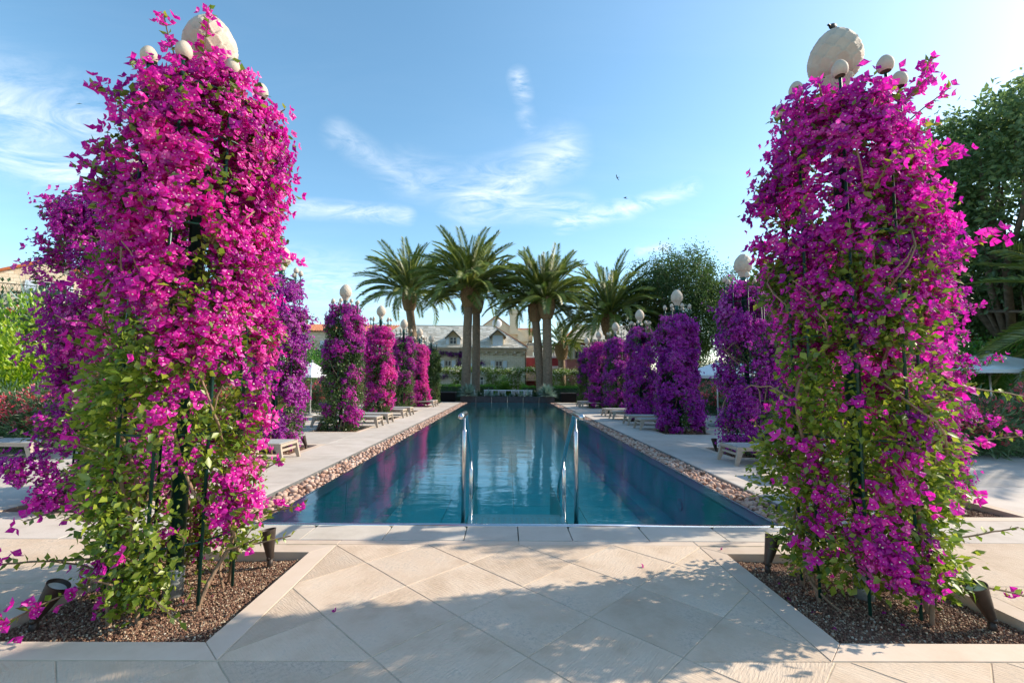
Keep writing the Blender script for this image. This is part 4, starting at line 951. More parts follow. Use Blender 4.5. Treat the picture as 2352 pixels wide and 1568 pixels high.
for k in range(3):
    me, C = bush_mesh(200 + k, .95, .8, 1.25, 330, 26, .16, 'leaf_oleander', BLADE, .5, .3, .20)
    OLE.append((me, tip_flowers(210 + k, C, 95, 12, .055, 'bloom_pink', .06), bush_stems(220 + k, 14, 1.2, .9, .75)))
def put_bush(name, label, cat, group, var, loc, rot=0, sc=1.0):
    t = thing(name, label, cat, loc, rot, group); t.scale = (sc, sc, sc) if not hasattr(sc, '__len__') else sc
    for nm, me in zip(('leaf_mass', 'flower_mass', 'stem'), var):
        if me is not None:
            o = link(nm, me, t)
            if nm != 'stem': stuff(o)
    return t
cnt = {0: 0, 1: 0}
for s in (0, 1):
    ylist = [9.55, 10.9, 12.3, 13.8, 15.3, 16.9, 18.6, 20.4, 22.4, 24.5, 26.6]
    for k, y in enumerate(ylist):
        for row in (0, 1):
            if row and k > 0: continue
            x = (-9.1 - row * 1.5 if s == 0 else 9.75 + row * 1.5) + random.uniform(-.1, .1)
            sc = random.uniform(.95, 1.1)
            w = ['first', 'second', 'third', 'fourth', 'fifth', 'sixth', 'seventh', 'eighth', 'ninth', 'tenth', 'eleventh'][k]
            lb = f'{w} pink flowering oleander of the {"left" if s == 0 else "right"} hedge counting from the near end' if not row else f'pink flowering oleander at the near outer corner of the {"left" if s == 0 else "right"} hedge'
            put_bush('oleander_bush', lb, 'oleander', 'pink oleanders along the deck edges', OLE[(k + s + row) % 3], (x, y, -.3 if abs(x) > 12 else -.012), random.uniform(0, 6.28), (sc, sc, sc * 1.06))
# yellow green citrus like shrubs on the left, mixed greens elsewhere
CIT = []
for k in range(2):
    me, C = bush_mesh(240 + k, 1.7, 1.4, 3.3, 460, 34, .17, 'leaf_citrus', LEAF2, .5, .3, .34)
    CIT.append((me, None, bush_stems(245 + k, 8, 3.2, 1.4, 1.2, .03)))
MIX = []
for k, (mt, fm) in enumerate((('leaf_mid', None), ('leaf_dark', 'bloom_red'), ('leaf_mid', 'bloom_rose'))):
    me, C = bush_mesh(250 + k, 1.9, 1.6, 3.0, 480, 34, .12, mt, LEAF2, .5, .3, .36)
    MIX.append((me, tip_flowers(255 + k, C, 30, 10, .05, fm, .1) if fm else None, bush_stems(258 + k, 8, 2.9, 1.5, 1.3, .03)))
for k, (x, y, s_, v) in enumerate([(-11.6, 11.4, .92, 0), (-14.2, 12.2, .98, 1), (-12.6, 14.0, .95, 1)]):
    put_bush('citrus_shrub', ['sunlit yellow green shrub right behind the left oleanders', 'sunlit yellow green shrub at the left picture edge', 'yellow green shrub behind the left white parasol'][k], 'shrub', 'yellow green shrubs on the left', CIT[v], (x, y, -.3), random.uniform(0, 6), s_)
LX = [(-15.5, 15.8, 1.42, 1), (-19.0, 17.0, 1.5, 1), (-13.0, 17.5, 1.25, 1), (-11.6, 20.0, 1.0, 0), (-11.4, 23.0, 1.05, 2), (-11.6, 26.0, 1.1, 0), (-11.0, 29.5, 1.1, 1), (-11.0, 33.0, 1.2, 0), (-9.0, 36.5, 1.0, 0), (-13.5, 34.0, 1.4, 1)]
for k, (x, y, s_, v) in enumerate(LX):
    put_bush('garden_shrub', f'{["green", "dark red flowering", "pale flowering"][v]} garden shrub, {["first", "second", "third", "fourth", "fifth", "sixth", "seventh", "eighth", "ninth", "tenth", "eleventh"][k]} counting back from the left stone villa side', 'shrub', 'garden shrubs on the left', MIX[v], (x, y, -.3), random.uniform(0, 6), s_)
RX = [(14.6, 14.8, .98, 0), (17.6, 15.6, 1.08, 0), (16.3, 17.8, 1.2, 2), (12.4, 16.6, .80, 0), (20.5, 17.5, 1.3, 1), (12.6, 19.6, .95, 2), (13.0, 22.6, 1.05, 0), (12.8, 26.0, 1.0, 1), (12.6, 29.5, 1.0, 0), (12.0, 33.0, .95, 0), (14.0, 36.0, 1.2, 1)]
for k, (x, y, s_, v) in enumerate(RX):
    put_bush('garden_shrub', f'{["fresh green", "dark red flowering", "pale flowering"][v]} garden shrub, {["first", "second", "third", "fourth", "fifth", "sixth", "seventh", "eighth", "ninth", "tenth", "eleventh"][k]} counting back from the right white parasol', 'shrub', 'garden shrubs on the right', MIX[v], (x, y, -.3), random.uniform(0, 6), s_)
def hedge(name, x0, x1, y0, y1, h, n, lsize, mat, label):
    r_ = np.random.default_rng(int(x0 * 10 + 500)); cx, cy = (x0 + x1) / 2, (y0 + y1) / 2; hx, hy = (x1 - x0) / 2, (y1 - y0) / 2
    t = thing(name, label, 'hedge', (cx, cy, -.3))
    A = np.array([2 * hx * h, 2 * hx * 2 * hy, 2 * hy * h * 2]); fc = r_.choice(3, n, p=A / A.sum()); u = r_.uniform(-1, 1, (n, 2)); P = np.zeros((n, 3)); N = np.zeros((n, 3))
    a = fc == 0; P[a] = np.c_[u[a, 0] * hx, np.full(a.sum(), -hy), (u[a, 1] + 1) / 2 * h]; N[a] = (0, -1, .3)
    a = fc == 1; P[a] = np.c_[u[a, 0] * hx, u[a, 1] * hy, np.full(a.sum(), h)]; N[a] = (0, 0, 1)
    a = fc == 2; sg = np.sign(r_.normal(size=a.sum())); P[a] = np.c_[sg * hx, u[a, 0] * hy, (u[a, 1] + 1) / 2 * h]; N[a] = np.c_[sg, np.zeros(a.sum()), np.full(a.sum(), .3)]
    P += r_.normal(size=(n, 3)) * .05; D = unit(N + r_.normal(size=(n, 3)) * .6 + [0, 0, .4])
    V, Fc, rn, _ = spread(*LEAF2, P, frames_d(D, r_, (0, 0, 1), .3), lsize * r_.uniform(.6, 1.2, n), np.clip(.4 + r_.normal(size=n) * .25, 0, 1))
    stuff(link('leaf_mass', arr_mesh('leaf_mass', V, Fc, mat, rn), t))
    b = MB(); b.box(-hx + .06, hx - .06, -hy + .06, hy - .06, 0, h - .06); b.build('branch_core', 'leaf_dark', t)
    return t

# ------------------------------------------------------------------ far end of the pool: planters, yuccas, agaves
def spiky(seed, n, L, w, mat, spread_=1.0, tmpl=None, base=0.0, up=.35, curve=.25):
    r_ = np.random.default_rng(seed); V = []; Fc = []; Rn = []
    for k in range(n):
        a = r_.uniform(0, 6.28); el = math.asin(min(.99, max(-.35, r_.uniform(-.15 if spread_ > .9 else .25, 1)))) ; l = L * r_.uniform(.75, 1.1)
        d = np.array([math.cos(a) * math.cos(el), math.sin(a) * math.cos(el), math.sin(el)]); s = np.array([-math.sin(a), math.cos(a), 0]); b = len(V); rn = r_.random(); nr = np.cross(s, d)
        for q, ww in ((0, .8), (.35, 1.0), (.7, .7)):
            p = d * l * q + np.array([0, 0, base - curve * l * q * q * (1 - abs(d[2]))]); V += [p + s * w * ww, p - nr * w * .35, p - s * w * ww]; Rn += [rn] * 3
        V.append(d * l + np.array([0, 0, base - curve * l * (1 - abs(d[2]))])); Rn.append(rn)
        for q in (0, 1): Fc += [(b + q * 3, b + q * 3 + 1, b + q * 3 + 4), (b + q * 3, b + q * 3 + 4, b + q * 3 + 3), (b + q * 3 + 1, b + q * 3 + 2, b + q * 3 + 5), (b + q * 3 + 1, b + q * 3 + 5, b + q * 3 + 4)]
        Fc += [(b + 6, b + 7, b + 9), (b + 7, b + 8, b + 9)]
    return arr_mesh('leaf_rosette', np.array(V), np.array(Fc), mat, np.array(Rn))
PLX = [-3.05, -2.02, -.99, .05, 1.08, 2.12, 3.16]
for k in range(6):
    x0, x1 = PLX[k] + .01, PLX[k + 1] - .01; cx = (x0 + x1) / 2; hw = (x1 - x0) / 2
    t = thing('planter_box', f'dark metal planter box, {["leftmost", "second from left", "third from left", "third from right", "second from right", "rightmost"][k]} of six at the far pool end', 'planter', (cx, 30.22, -.06), 0, 'dark planters at the far end of the pool')
    for (a, b_, c, d, nm) in ((-hw, hw, -.27, -.255, 'front_panel'), (-hw, hw, .255, .27, 'back_panel')): MB().box(a, b_, c, d, 0, .45).build(nm, 'planter_metal', t)
    for s in (-1, 1): MB().box(min(s * hw, s * (hw - .015)), max(s * hw, s * (hw - .015)), -.254, .254, 0, .45).build('side_panel', 'planter_metal', t)
    MB().box(-hw + .016, hw - .016, -.254, .254, 0, .41).build('soil', 'soil', t)
    if 0 < k: MB().box(-hw - .014, -hw - .006, -.275, -.26, .02, .4).build('joint_strip', 'steel', t)
YUC = spiky(1, 420, .66, .017, 'leaf_blue', 1.0, None, .12, .3, .12)
for x, w in ((-2.55, 'left'), (2.64, 'right')):
    t = thing('yucca', f'round spiky blue green yucca in the {w}most planter', 'yucca', (x, 30.15, .36), 0, 'round yuccas flanking the pool end'); link('leaf_rosette', YUC, t); t.scale = (1.25,) * 3
    MB().lathe([(.06, -.05), (.05, .12)], 8).build('trunk', 'twig', t)
AG = [spiky(11, 26, .42, .04, 'leaf_blue', .5, None, .02, .4, .25), spiky(12, 40, .34, .016, 'leaf_dark', .5, None, .02, .4, .1), spiky(13, 22, .36, .03, 'leaf_blue', .5, None, .02, .4, .5), spiky(14, 60, .26, .02, 'leaf_blue', .5, None, .02)]
for k, (x, v, s_) in enumerate([(-1.85, 1, 1.1), (-1.25, 0, 1.0), (-.72, 3, 1.0), (-.4, 1, .8), (-.15, 2, .7), (.32, 3, .8), (.62, 1, .85), (.95, 0, .75), (1.4, 2, 1.15), (1.9, 1, 1.15)]):
    s_ *= 1.35; t = thing('agave', f'spiky {["blue", "dark green", "variegated", "grey"][v]} agave in the far planters, {["first", "second", "third", "fourth", "fifth", "sixth", "seventh", "eighth", "ninth", "tenth"][k]} from the left', 'agave', (x, 30.2 + random.uniform(-.08, .08), .34), random.uniform(0, 6), 'agaves in the far planters'); o = link('leaf_rosette', AG[v], t); t.scale = (s_,) * 3
for x0, x1, w in ((-4.42, -3.42, 'left'), (3.62, 4.62, 'right')):
    t = thing('storage_box', f'dark wicker storage box beside the planters on the {w}', 'storage box', ((x0 + x1) / 2, 30.6, -.012 if True else 0), 0, 'dark wicker boxes')
    hw = (x1 - x0) / 2; MB().box(-hw, hw, -.35, .35, 0.02, .60).build('body', 'wicker', t); MB().prism([(-hw - .015, -.37), (hw + .015, -.37), (hw + .015, .37), (-hw - .015, .37)], .603, .66, .008).build('lid', 'planter_metal', t)
    for a in (-1, 1):
        for b_ in (-1, 1): MB().box(a * hw - a * .08 - .03, a * hw - a * .08 + .03, b_ * .28 - .03, b_ * .28 + .03, 0, .02).build('foot', 'planter_metal', t)
hedge('clipped_hedge', -5.6, -1.0, 35.6, 36.7, 1.28, 9000, .07, 'leaf_hedge', 'low clipped green hedge behind the planters on the left')
hedge('clipped_hedge', 1.2, 6.6, 35.6, 36.7, 1.22, 9000, .07, 'leaf_hedge', 'low clipped green hedge behind the planters on the right')
hedge('clipped_hedge', -6.6, -3.2, 31.4, 32.0, .95, 5000, .06, 'leaf_dark', 'dark hedge strip behind the left wicker box')
hedge('clipped_hedge', 3.3, 6.8, 31.4, 32.0, .95, 5000, .06, 'leaf_dark', 'dark hedge strip behind the right wicker box')
# dining table and chairs
t = thing('dining_table', 'long white garden table behind the far planters', 'table', (.1, 33.0, -.3))
MB().box(-1.75, 1.75, -.45, .45, 1.0, 1.04).build('table_top', 'frame_white', t)
for a in (-1.6, 1.6):
    for b_ in (-.38, .38): MB().box(a - .03, a + .03, b_ - .03, b_ + .03, 0, 1.0).build('leg', 'frame_white', t)
def garden_chair():
    t = link('garden_chair', None)
    for x in (-.24, .24):
        MB().box(x - .02, x + .02, -.26, -.22, 0, .74).build('leg', 'frame_white', t); MB().box(x - .02, x + .02, .22, .26, 0, .45).build('leg', 'frame_white', t)
        MB().box(x - .025, x + .025, -.26, .24, .74, .77).build('armrest', 'frame_white', t)
    MB().box(-.219, .219, -.24, .25, .43, .46).build('seat', 'chair_sling', t)
    MB().box(-.235, .235, -.30, -.275, .50, 1.0).build('backrest', 'chair_sling', t)
    for x in (-.255, .255): MB().box(x - .018, x + .018, -.305, -.265, .46, 1.02).build('back_post', 'frame_white', t)
    return t
gc = garden_chair(); fst = True
for k, (x, y, rz) in enumerate([(-1.3, 32.25, 0), (-.35, 32.25, 0), (.6, 32.25, 0), (1.5, 32.25, 0), (-2.05, 33.0, -1.57), (2.25, 33.0, 1.57), (-1.3, 34.0, 3.14), (1.5, 34.0, 3.14)]):
    o = gc if fst else copy_tree(gc); fst = False; o.location = (x, y, 0.0); o.rotation_euler = (0, 0, rz); o.scale = (1, 1, 1)
    tag(o, f'white sling garden chair {["at the near side, first from left", "at the near side, second from left", "at the near side, second from right", "at the near side, first from right", "at the left head", "at the right head", "at the back left", "at the back right"][k]} of the far table', 'chair', 'chairs round the far table'); o.location.z = -.285
t = structure(link('dining_terrace', MB().box(-6.8, 7.0, 30.55, 35.4, -.296, -.286).mesh('dining_terrace', 'deck')))

# rose arches
def rose_arch(x0, x1, y, zt, label, seed, hang=.75):
    cx = (x0 + x1) / 2; hw = (x1 - x0) / 2; t = thing('rose_arch', label, 'rose arch', (cx, y, -.3), 0, 'white rose arches before the stone house'); r_ = np.random.default_rng(seed); zt += .3
    for s in (-1, 1):
        MB().box(s * hw - .09, s * hw + .09, -.09, .09, 0, zt - .1).build('pillar', 'white_stone', t)
    MB().box(-hw - .1, hw + .1, -.06, .06, zt - .12, zt - .02).build('beam', 'wood_dark', t)
    C = []
    for _ in range(int(120 * hw)): C.append((r_.uniform(-hw - .25, hw + .25), r_.normal() * .22, zt + abs(r_.normal()) * .13 - .12 + .05 * math.sin(_ * .3)))
    for s in (-1, 1):
        for _ in range(60): C.append((s * hw + r_.normal() * .15, r_.normal() * .16, r_.uniform(zt - hang * 2.0, zt)))
        for _ in range(18): C.append((s * hw - s * abs(r_.normal()) * .35, r_.normal() * .2, zt - abs(r_.normal()) * .45))
    C = np.array(C); il = np.repeat(np.arange(len(C)), 34); n = len(il); P = C[il] + r_.normal(size=(n, 3)) * .11; D = unit(r_.normal(size=(n, 3)) + [0, -.4, .3])
    V, Fc, rn, _ = spread(*LEAF2, P, frames_d(D, r_, (0, -.5, 1), .35), .085 * r_.uniform(.6, 1.2, n), np.clip(.42 + r_.normal(size=n) * .25, 0, 1)); stuff(link('leaf_mass', arr_mesh('leaf_mass', V, Fc, 'leaf_rose', rn), t))
    pk = C[r_.random(len(C)) < .8]; il = np.repeat(np.arange(len(pk)), 2); P = pk[il] + r_.normal(size=(len(il), 3)) * [.13, .10, .13] + [0, -.12, .04]
    N = unit(r_.normal(size=(len(il), 3)) * .5 + [0, -1, .5]); V, Fc, rn, _ = spread(*FLW_FAR[:2], P, frames_n(N, r_), .075 * r_.uniform(.6, 1.2, len(il)), r_.random(len(il))); stuff(link('rose_blooms', arr_mesh('rose_blooms', V, Fc, 'bloom_rose', rn), t))
    return t
rose_arch(-6.6, -4.5, 40, 2.25, 'white rose arch left of the big palm trunks', 1)
rose_arch(-4.2, -1.6, 40.2, 2.35, 'white rose arch directly behind the left palm trunks', 2)
rose_arch(-1.2, .6, 39.6, 2.2, 'white rose arch in the middle behind the table', 3)
rose_arch(1.0, 3.0, 40, 2.35, 'white rose arch left of the right palm trunks', 4)
rose_arch(4.3, 6.4, 39.6, 2.2, 'white rose arch right of the right palm trunks', 5)
for k, (x, y, v, s_) in enumerate([(-.1, 42.5, 0, .72), (.7, 42.0, 0, .62), (-5.0, 44.2, 1, .45), (4.9, 42.2, 1, .75), (6.9, 41.5, 0, .6)]):
    put_bush('garden_shrub', f'{["fresh green", "dark green"][v]} shrub behind the rose arches, {["first", "second", "third", "fourth", "fifth", "sixth", "seventh", "eighth"][k]} of the planting before the house', 'shrub', 'shrubs before the house', (MIX[v][0], None, MIX[v][2]), (x, y, -.3), random.uniform(0, 6), s_)

# ------------------------------------------------------------------ palms
def frond_mesh(seed, L, droop, npair=82, ll=.62):
    r_ = np.random.default_rng(seed); V = []; Fc = []; Rn = []; p = np.array([0., 0, 0]); a = 0; pts = []
    n = 40
    for i in range(n + 1):
        pts.append(p.copy()); a -= droop / n * (0.4 + 1.4 * i / n); p = p + np.array([math.cos(a), 0, math.sin(a)]) * L / n
    pts = np.array(pts)
    for i in range(n):      # rachis strip
        w = .045 * (1 - i / n) + .006; b = len(V); q0, q1 = pts[i], pts[i + 1]
        V += [q0 + [0, w, 0], q0 - [0, w, 0], q1 - [0, w, 0], q1 + [0, w, 0]]; Rn += [1, 1, 1, 1]; Fc += [(b, b + 1, b + 2), (b, b + 2, b + 3)]
    for k in range(npair):
        t = .10 + .9 * k / npair; f = t * n; i = min(int(f), n - 1); q = pts[i] + (pts[i + 1] - pts[i]) * (f - i); d = unit(pts[i + 1] - pts[i]); nrm = np.array([-d[2], 0, d[0]])
        l = ll * (math.sin(min(1, t * 1.25 + .12) * math.pi * .62) * 1.0) * (1 if t < .75 else 1 - (t - .75) * 1.6) * r_.uniform(.85, 1.1)
        for s in (-1, 1):
            u = unit(d * .75 + np.array([0, s * 1.0, 0]) * .8 + nrm * r_.uniform(.15, .5)); w = .027; rn = np.clip(.5 + r_.normal() * .25, 0, 1); tip = q + u * l + np.array([0, 0, -.16 * l]); mid = q + u * l * .5; b = len(V)
            V += [q, mid + d * w + nrm * .004, mid - d * w, tip]; Rn += [rn] * 4; Fc += [(b, b + 1, b + 3), (b, b + 3, b + 2)]
    return arr_mesh('frond', np.array(V), np.array(Fc), 'leaf_palm', np.array(Rn))
FR = [frond_mesh(300 + k, 1.0 * 4.3, d) for k, d in enumerate((.35, .65, .95, 1.2, 1.45, 1.7))]
def palm(x, y, zt, r0, nf, fl, label, lean=(0, 0), z0=-.3, seed=0, boss=True, eld=(10, 87), thick_top=1.35):
    r_ = np.random.default_rng(seed + 900); t = thing('date_palm', label, 'palm tree', (x, y, z0)); Hh = zt - z0
    b = MB(); n = 22; rings = int(Hh / .07); prof = []
    V = []; F_ = []
    for k in range(rings + 1):
        q = k / rings; cx, cy = lean[0] * q ** 1.6, lean[1] * q ** 1.6
        rr = r0 * (1.22 - .3 * min(1, q * 6)) * (1 + .05 * (k % 2)) * (1 - .08 * q)
        for i in range(n):
            a = 2 * math.pi * i / n; jj = 1 + .07 * (((i + k) % 2) - .5) + .04 * math.sin(i * 4.1 + k * 2.9) ; V.append((cx + rr * jj * math.cos(a), cy + rr * jj * math.sin(a), Hh * q))
    F_ = [(k * n + i, k * n + (i + 1) % n, (k + 1) * n + (i + 1) % n, (k + 1) * n + i) for k in range(rings) for i in range(n)]
    b.add(V, F_); b.build('trunk', 'palm_trunk', t, True)
    if boss:   # swollen head of cut frond bases, one scale each
        bh = r0 * 4.2; bs = MB(); bs.lathe([(r0 * .95, -bh * .1), (r0 * 1.35, bh * .2), (r0 * 1.62, bh * .5), (r0 * 1.5, bh * .85), (r0 * .6, bh * 1.1)], 20); bs.build('crown_base', 'palm_boot', t, True, (lean[0], lean[1], Hh - bh * .15))
        sm = MB(); sm.add([(0, -.5, -.5), (0, .5, -.5), (.12, .0, -.75), (.42, -.42, .25), (.42, .42, .25), (.55, 0, .1), (0, -.3, .5), (0, .3, .5)], [(0, 2, 5, 3), (2, 1, 4, 5), (3, 5, 4, 7, 6), (0, 3, 6), (1, 7, 4)])
        me = sm.mesh('frond_stub', 'palm_boot')
        rowsn = 9
        for q in range(rowsn):
            zq = bh * (.02 + .9 * q / rowsn); rq = r0 * float(np.interp(zq / bh, [-.1, .2, .5, .85, 1.1], [.95, 1.35, 1.62, 1.5, .6]))
            for i in range(13):
                a = 2 * math.pi * (i + .5 * (q % 2)) / 13; o = link('frond_stub', me, t, (lean[0] + rq * .97 * math.cos(a), lean[1] + rq * .97 * math.sin(a), Hh - bh * .15 + zq), a); o.scale = (r0 * .45, r0 * .62, r0 * .55)
        top = Hh + bh * .92
    else: top = Hh
    for k in range(nf):
        q = (k + .5) / nf; a = k * 2.39996 + r_.normal() * .1; el = R(eld[1] + (eld[0] - eld[1]) * q ** .85 + r_.normal() * 5)
        v = min(5, max(0, int(round(.4 + 3.1 * q + r_.normal() * .5)))); s_ = fl / 4.3 * r_.uniform(.9, 1.06) * (1.0 if q > .12 else .8)
        o = link('frond', FR[v], t); mm = Matrix.Translation((lean[0] + .5 * r0 * math.cos(a), lean[1] + .5 * r0 * math.sin(a), top - q * r0 * 1.6)) @ Matrix.Rotation(a, 4, 'Z') @ Matrix.Rotation(-el, 4, 'Y') @ Matrix.Rotation(r_.normal() * .35, 4, 'X') @ Matrix.Diagonal((s_, s_, s_, 1)); o.matrix_local = mm
    return t
palm(-2.98, 33.0, 7.1, .35, 76, 4.5, 'tall date palm in front of the stone house, left of the pool axis', (.1, 0), seed=1)
palm(-2.35, 34.6, 6.9, .33, 50, 4.4, 'date palm trunk standing right behind the tall left palm', (-.05, 0), seed=2)
palm(-7.55, 38.0, 7.6, .38, 72, 4.6, 'date palm farther back on the left, slightly leaning', (-.75, 0), seed=3)
palm(2.98, 33.0, 6.3, .36, 72, 3.9, 'date palm right of the pool axis with swollen trunk head', (-.1, 0), seed=4)
palm(2.55, 34.0, 6.2, .33, 44, 4.1, 'thinner date palm leaning left behind the right palm', (-.45, 0), seed=5)
palm(8.2, 36.0, 5.5, .42, 78, 4.7, 'broad low date palm to the right of the pair', (0, 0), seed=6, eld=(0, 86))
palm(5.15, 42.0, 3.75, .36, 46, 2.4, 'small date palm before the red building', (-.1, 0), seed=7, eld=(12, 86))
palm(15.6, 10.4, 1.9, .36, 50, 3.6, 'date palm at the far right picture edge with drooping fronds', (0, 0), seed=8, eld=(-15, 50))

# ------------------------------------------------------------------ trees
def tree(name, label, x, y, h, crown, n_cl, per, lsize, mat, trunk_r, seed, tmpl=LEAF2, hang=0.0, limbs=9, clr=.8, lean=(0, 0)):
    r_ = np.random.default_rng(seed); t = thing(name, label, 'tree', (x, y, -.3)); cx, cy, cz, rx, ry, rz = crown; nz = sinnoise(r_, 7, .7)
    U = unit(r_.normal(size=(n_cl, 3))); q = r_.uniform(.25, 1, n_cl) ** .45 * (1 + .17 * nz(U * 3.3)); C = np.c_[cx + U[:, 0] * rx * q, cy + U[:, 1] * ry * q, cz + U[:, 2] * rz * q]
    il = np.repeat(np.arange(n_cl), per); n = len(il); off = r_.normal(size=(n, 3)) * clr * [.5, .5, .34]
    if hang: off[:, 2] -= np.abs(r_.normal(size=n)) * hang; off[:, :2] *= .6
    P = C[il] + off; D = unit(r_.normal(size=(n, 3)) * .7 + U[il] * .5 + [0, 0, -.2 - hang])
    tone = np.clip(.42 + .2 * nz(C * .6), 0, 1)
    V, Fc, rn, _ = spread(*tmpl, P, frames_d(D, r_, (0, 0, 1), .4), lsize * r_.uniform(.6, 1.25, n), np.clip(tone[il] + r_.normal(size=n) * .2, 0, 1)); stuff(link('crown', arr_mesh('crown', V, Fc, mat, rn), t))
    b = MB(); fork = np.array([lean[0], lean[1], max(h * .22, (cz - rz) * .75)]); b.tube([(0, 0, -.1), (lean[0] * .3, lean[1] * .3, fork[2] * .4), tuple(fork)], [trunk_r * 1.35, trunk_r, trunk_r * .85], 12)
    order = np.argsort(r_.random(n_cl))[:limbs]
    for k, i in enumerate(order):
        e = C[i]; m1 = fork + (e - fork) * .4 + r_.normal(size=3) * .3 + [0, 0, .4]; m2 = fork + (e - fork) * .72 + r_.normal(size=3) * .3; b.tube([fork, m1, m2, e], [trunk_r * .5, trunk_r * .34, trunk_r * .2, trunk_r * .06], 7)
        for j in order[:4]:
            e2 = C[(i + j) % n_cl]
            if np.linalg.norm(e2 - m2) < rx: b.tube([m1, (m1 + e2) / 2 + r_.normal(size=3) * .2, e2], [trunk_r * .22, trunk_r * .14, .02], 5)
    b.build('trunk', 'tree_bark', t, True); return t
tree('pepper_tree', 'airy pepper tree with weeping foliage behind the right row', 14.2, 37.0, 12.3, (0, 0, 8.4, 4.6, 4.0, 4.4), 700, 110, .17, 'leaf_pepper', .35, 400, LEAF2, .7, 12, .9)
tree('broad_tree', 'large dark tree rising at the right picture edge', 17.6, 15.5, 12.5, (.6, 0, 7.9, 4.8, 4.6, 4.9), 700, 85, .2, 'leaf_tree', .28, 401, LEAF2, .15, 14, .85)
tree('broad_tree', 'dark tree behind the purple column and the right foreground plant', 17.5, 26.0, 9.0, (0, 0, 6.0, 4.0, 4.2, 3.4), 420, 70, .22, 'leaf_tree', .3, 402, LEAF2, .1, 10, .85)
tree('broad_tree', 'low green tree under the large one at the right picture edge', 21.5, 18.5, 7.0, (0, 0, 4.8, 3.6, 3.2, 2.6), 330, 70, .2, 'leaf_tree', .25, 403, LEAF2, .1, 9, .8)
tree('broad_tree', 'dark tree far behind the right foreground plant, mostly hidden by it', 20.5, 33.0, 9.5, (0, 0, 6.2, 3.8, 3.8, 3.6), 330, 60, .24, 'leaf_tree', .3, 404, LEAF2, .1, 9, .85)
# ------------------------------------------------------------------ stone house at the far end
YH = 46.0
house = thing('stone_house', 'old limestone house with pale slab roof and blue shutters at the far end', 'house', (-5.5, YH, -.3))
def hx(x): return x + 5.5
HZ = .3
def window(parent, x0, x1, z0, z1, y, shutters=(1, 1), frame='frame_white', open_w=None):
    """x,z in parent coordinates; opening recessed behind y"""
    w = MB(); fw = .07
    w.box(x0 - .08, x1 + .08, y - .035, y + .05, z1, z1 + .10); w.box(x0 - .10, x1 + .10, y - .06, y + .05, z0 - .09, z0); w.box(x0 - .08, x0, y - .03, y + .05, z0, z1); w.box(x1, x1 + .08, y - .03, y + .05, z0, z1)
    o = w.build('window', 'white_stone', parent)
    f = MB(); mx = (x0 + x1) / 2
    for a, b_ in ((x0, x0 + .035), (x1 - .035, x1), (mx - .022, mx + .022)): f.box(a, b_, y - .012, y + .03, z0, z1)
    for z in (z0, z1 - .035, z0 + (z1 - z0) * .55): f.box(x0 + .036, mx - .023, y - .010, y + .028, z, z + .03); f.box(mx + .023, x1 - .036, y - .010, y + .028, z, z + .03)
    f.build('frame', frame, o)
    for a, b_ in ((x0 + .05, mx - .03), (mx + .03, x1 - .05)): MB().box(a, b_, y - .004, y + .012, z0 + .01, z1 - .01).build('pane', 'window_glass', o)
    sw = open_w or (x1 - x0) * .62
    for s, on in zip((-1, 1), shutters):
        if not on: continue
        a = x0 - .06 - sw if s < 0 else x1 + .06; sh = MB(); sh.box(a, a + sw, y - .07, y - .045, z0 - .03, z1 + .02)
        for q in (0.12, .5, .86): sh.box(a + .02, a + sw - .02, y - .085, y - .071, z0 + (z1 - z0) * q, z0 + (z1 - z0) * q + .07)
        sh.build('shutter', 'shutter', o)
    return o
EAVE, RIDGE = 4.72 + HZ, 7.35 + HZ
MB().box(hx(-14.0), hx(1.95), 0, 7.4, 0, EAVE).build('wall', 'villa_stone', house)
# hipped slab roof: courses of thick stone slabs, each course overlapping
core = MB(); x0, x1 = hx(-14.2), hx(2.05); yr = 3.9
core.add([(x0, -.3, EAVE), (x1, -.3, EAVE), (x1, 7.7, EAVE), (x0, 7.7, EAVE), (x0 + 2.4, yr, RIDGE - .08), (x1 - 3.5, yr, RIDGE - .08)], [(0, 1, 5, 4), (1, 2, 5), (2, 3, 4, 5), (3, 0, 4), (3, 2, 1, 0)])
roof = core.build('roof', 'roof_slab', house)
rr = np.random.default_rng(77); sb = MB(); rnv = []
nc = 20
for side in (0, 1):
    for c in range(nc):
        q0 = c / nc; q1 = (c + 1.25) / nc
        if side == 0:
            a = np.array([x0, -.3, EAVE]); b_ = np.array([x1, -.3, EAVE]); a2 = np.array([x0 + 2.4, yr, RIDGE]); b2 = np.array([x1 - 3.5, yr, RIDGE])
        else:
            a = np.array([x1, -.3, EAVE]); b_ = np.array([x1, 7.7, EAVE]); a2 = b2 = np.array([x1 - 3.5, yr, RIDGE])
        L0, R0_ = a + (a2 - a) * q0, b_ + (b2 - b_) * q0; ln = np.linalg.norm(R0_ - L0); d = (R0_ - L0) / max(ln, 1e-6)
        sl = unit(((a2 + b2) / 2 - (a + b_) / 2) - d * np.dot(((a2 + b2) / 2 - (a + b_) / 2), d)); nrm = np.cross(d, sl); cl = np.linalg.norm((a2 - a) - d * np.dot(a2 - a, d)) / nc
        u = 0
        while u < ln - .02:
            w = min(rr.uniform(.28, .6), ln - u); th = rr.uniform(.04, .075); p = L0 + d * (u + .008) - sl * rr.uniform(0, .03); w2 = w - .016
            base = p - nrm * .02; up = sl * cl * 1.22
            v = [base, base + d * w2, base + d * w2 + up, base + up]; v2 = [base + nrm * (th + .03), base + d * w2 + nrm * (th + .03), base + d * w2 + up + nrm * .015, base + up + nrm * .015]
            sb.add(v + v2, [(4, 5, 6, 7), (0, 1, 5, 4), (1, 2, 6, 5), (3, 0, 4, 7)]); rnv += [rr.random()] * 8; u += w
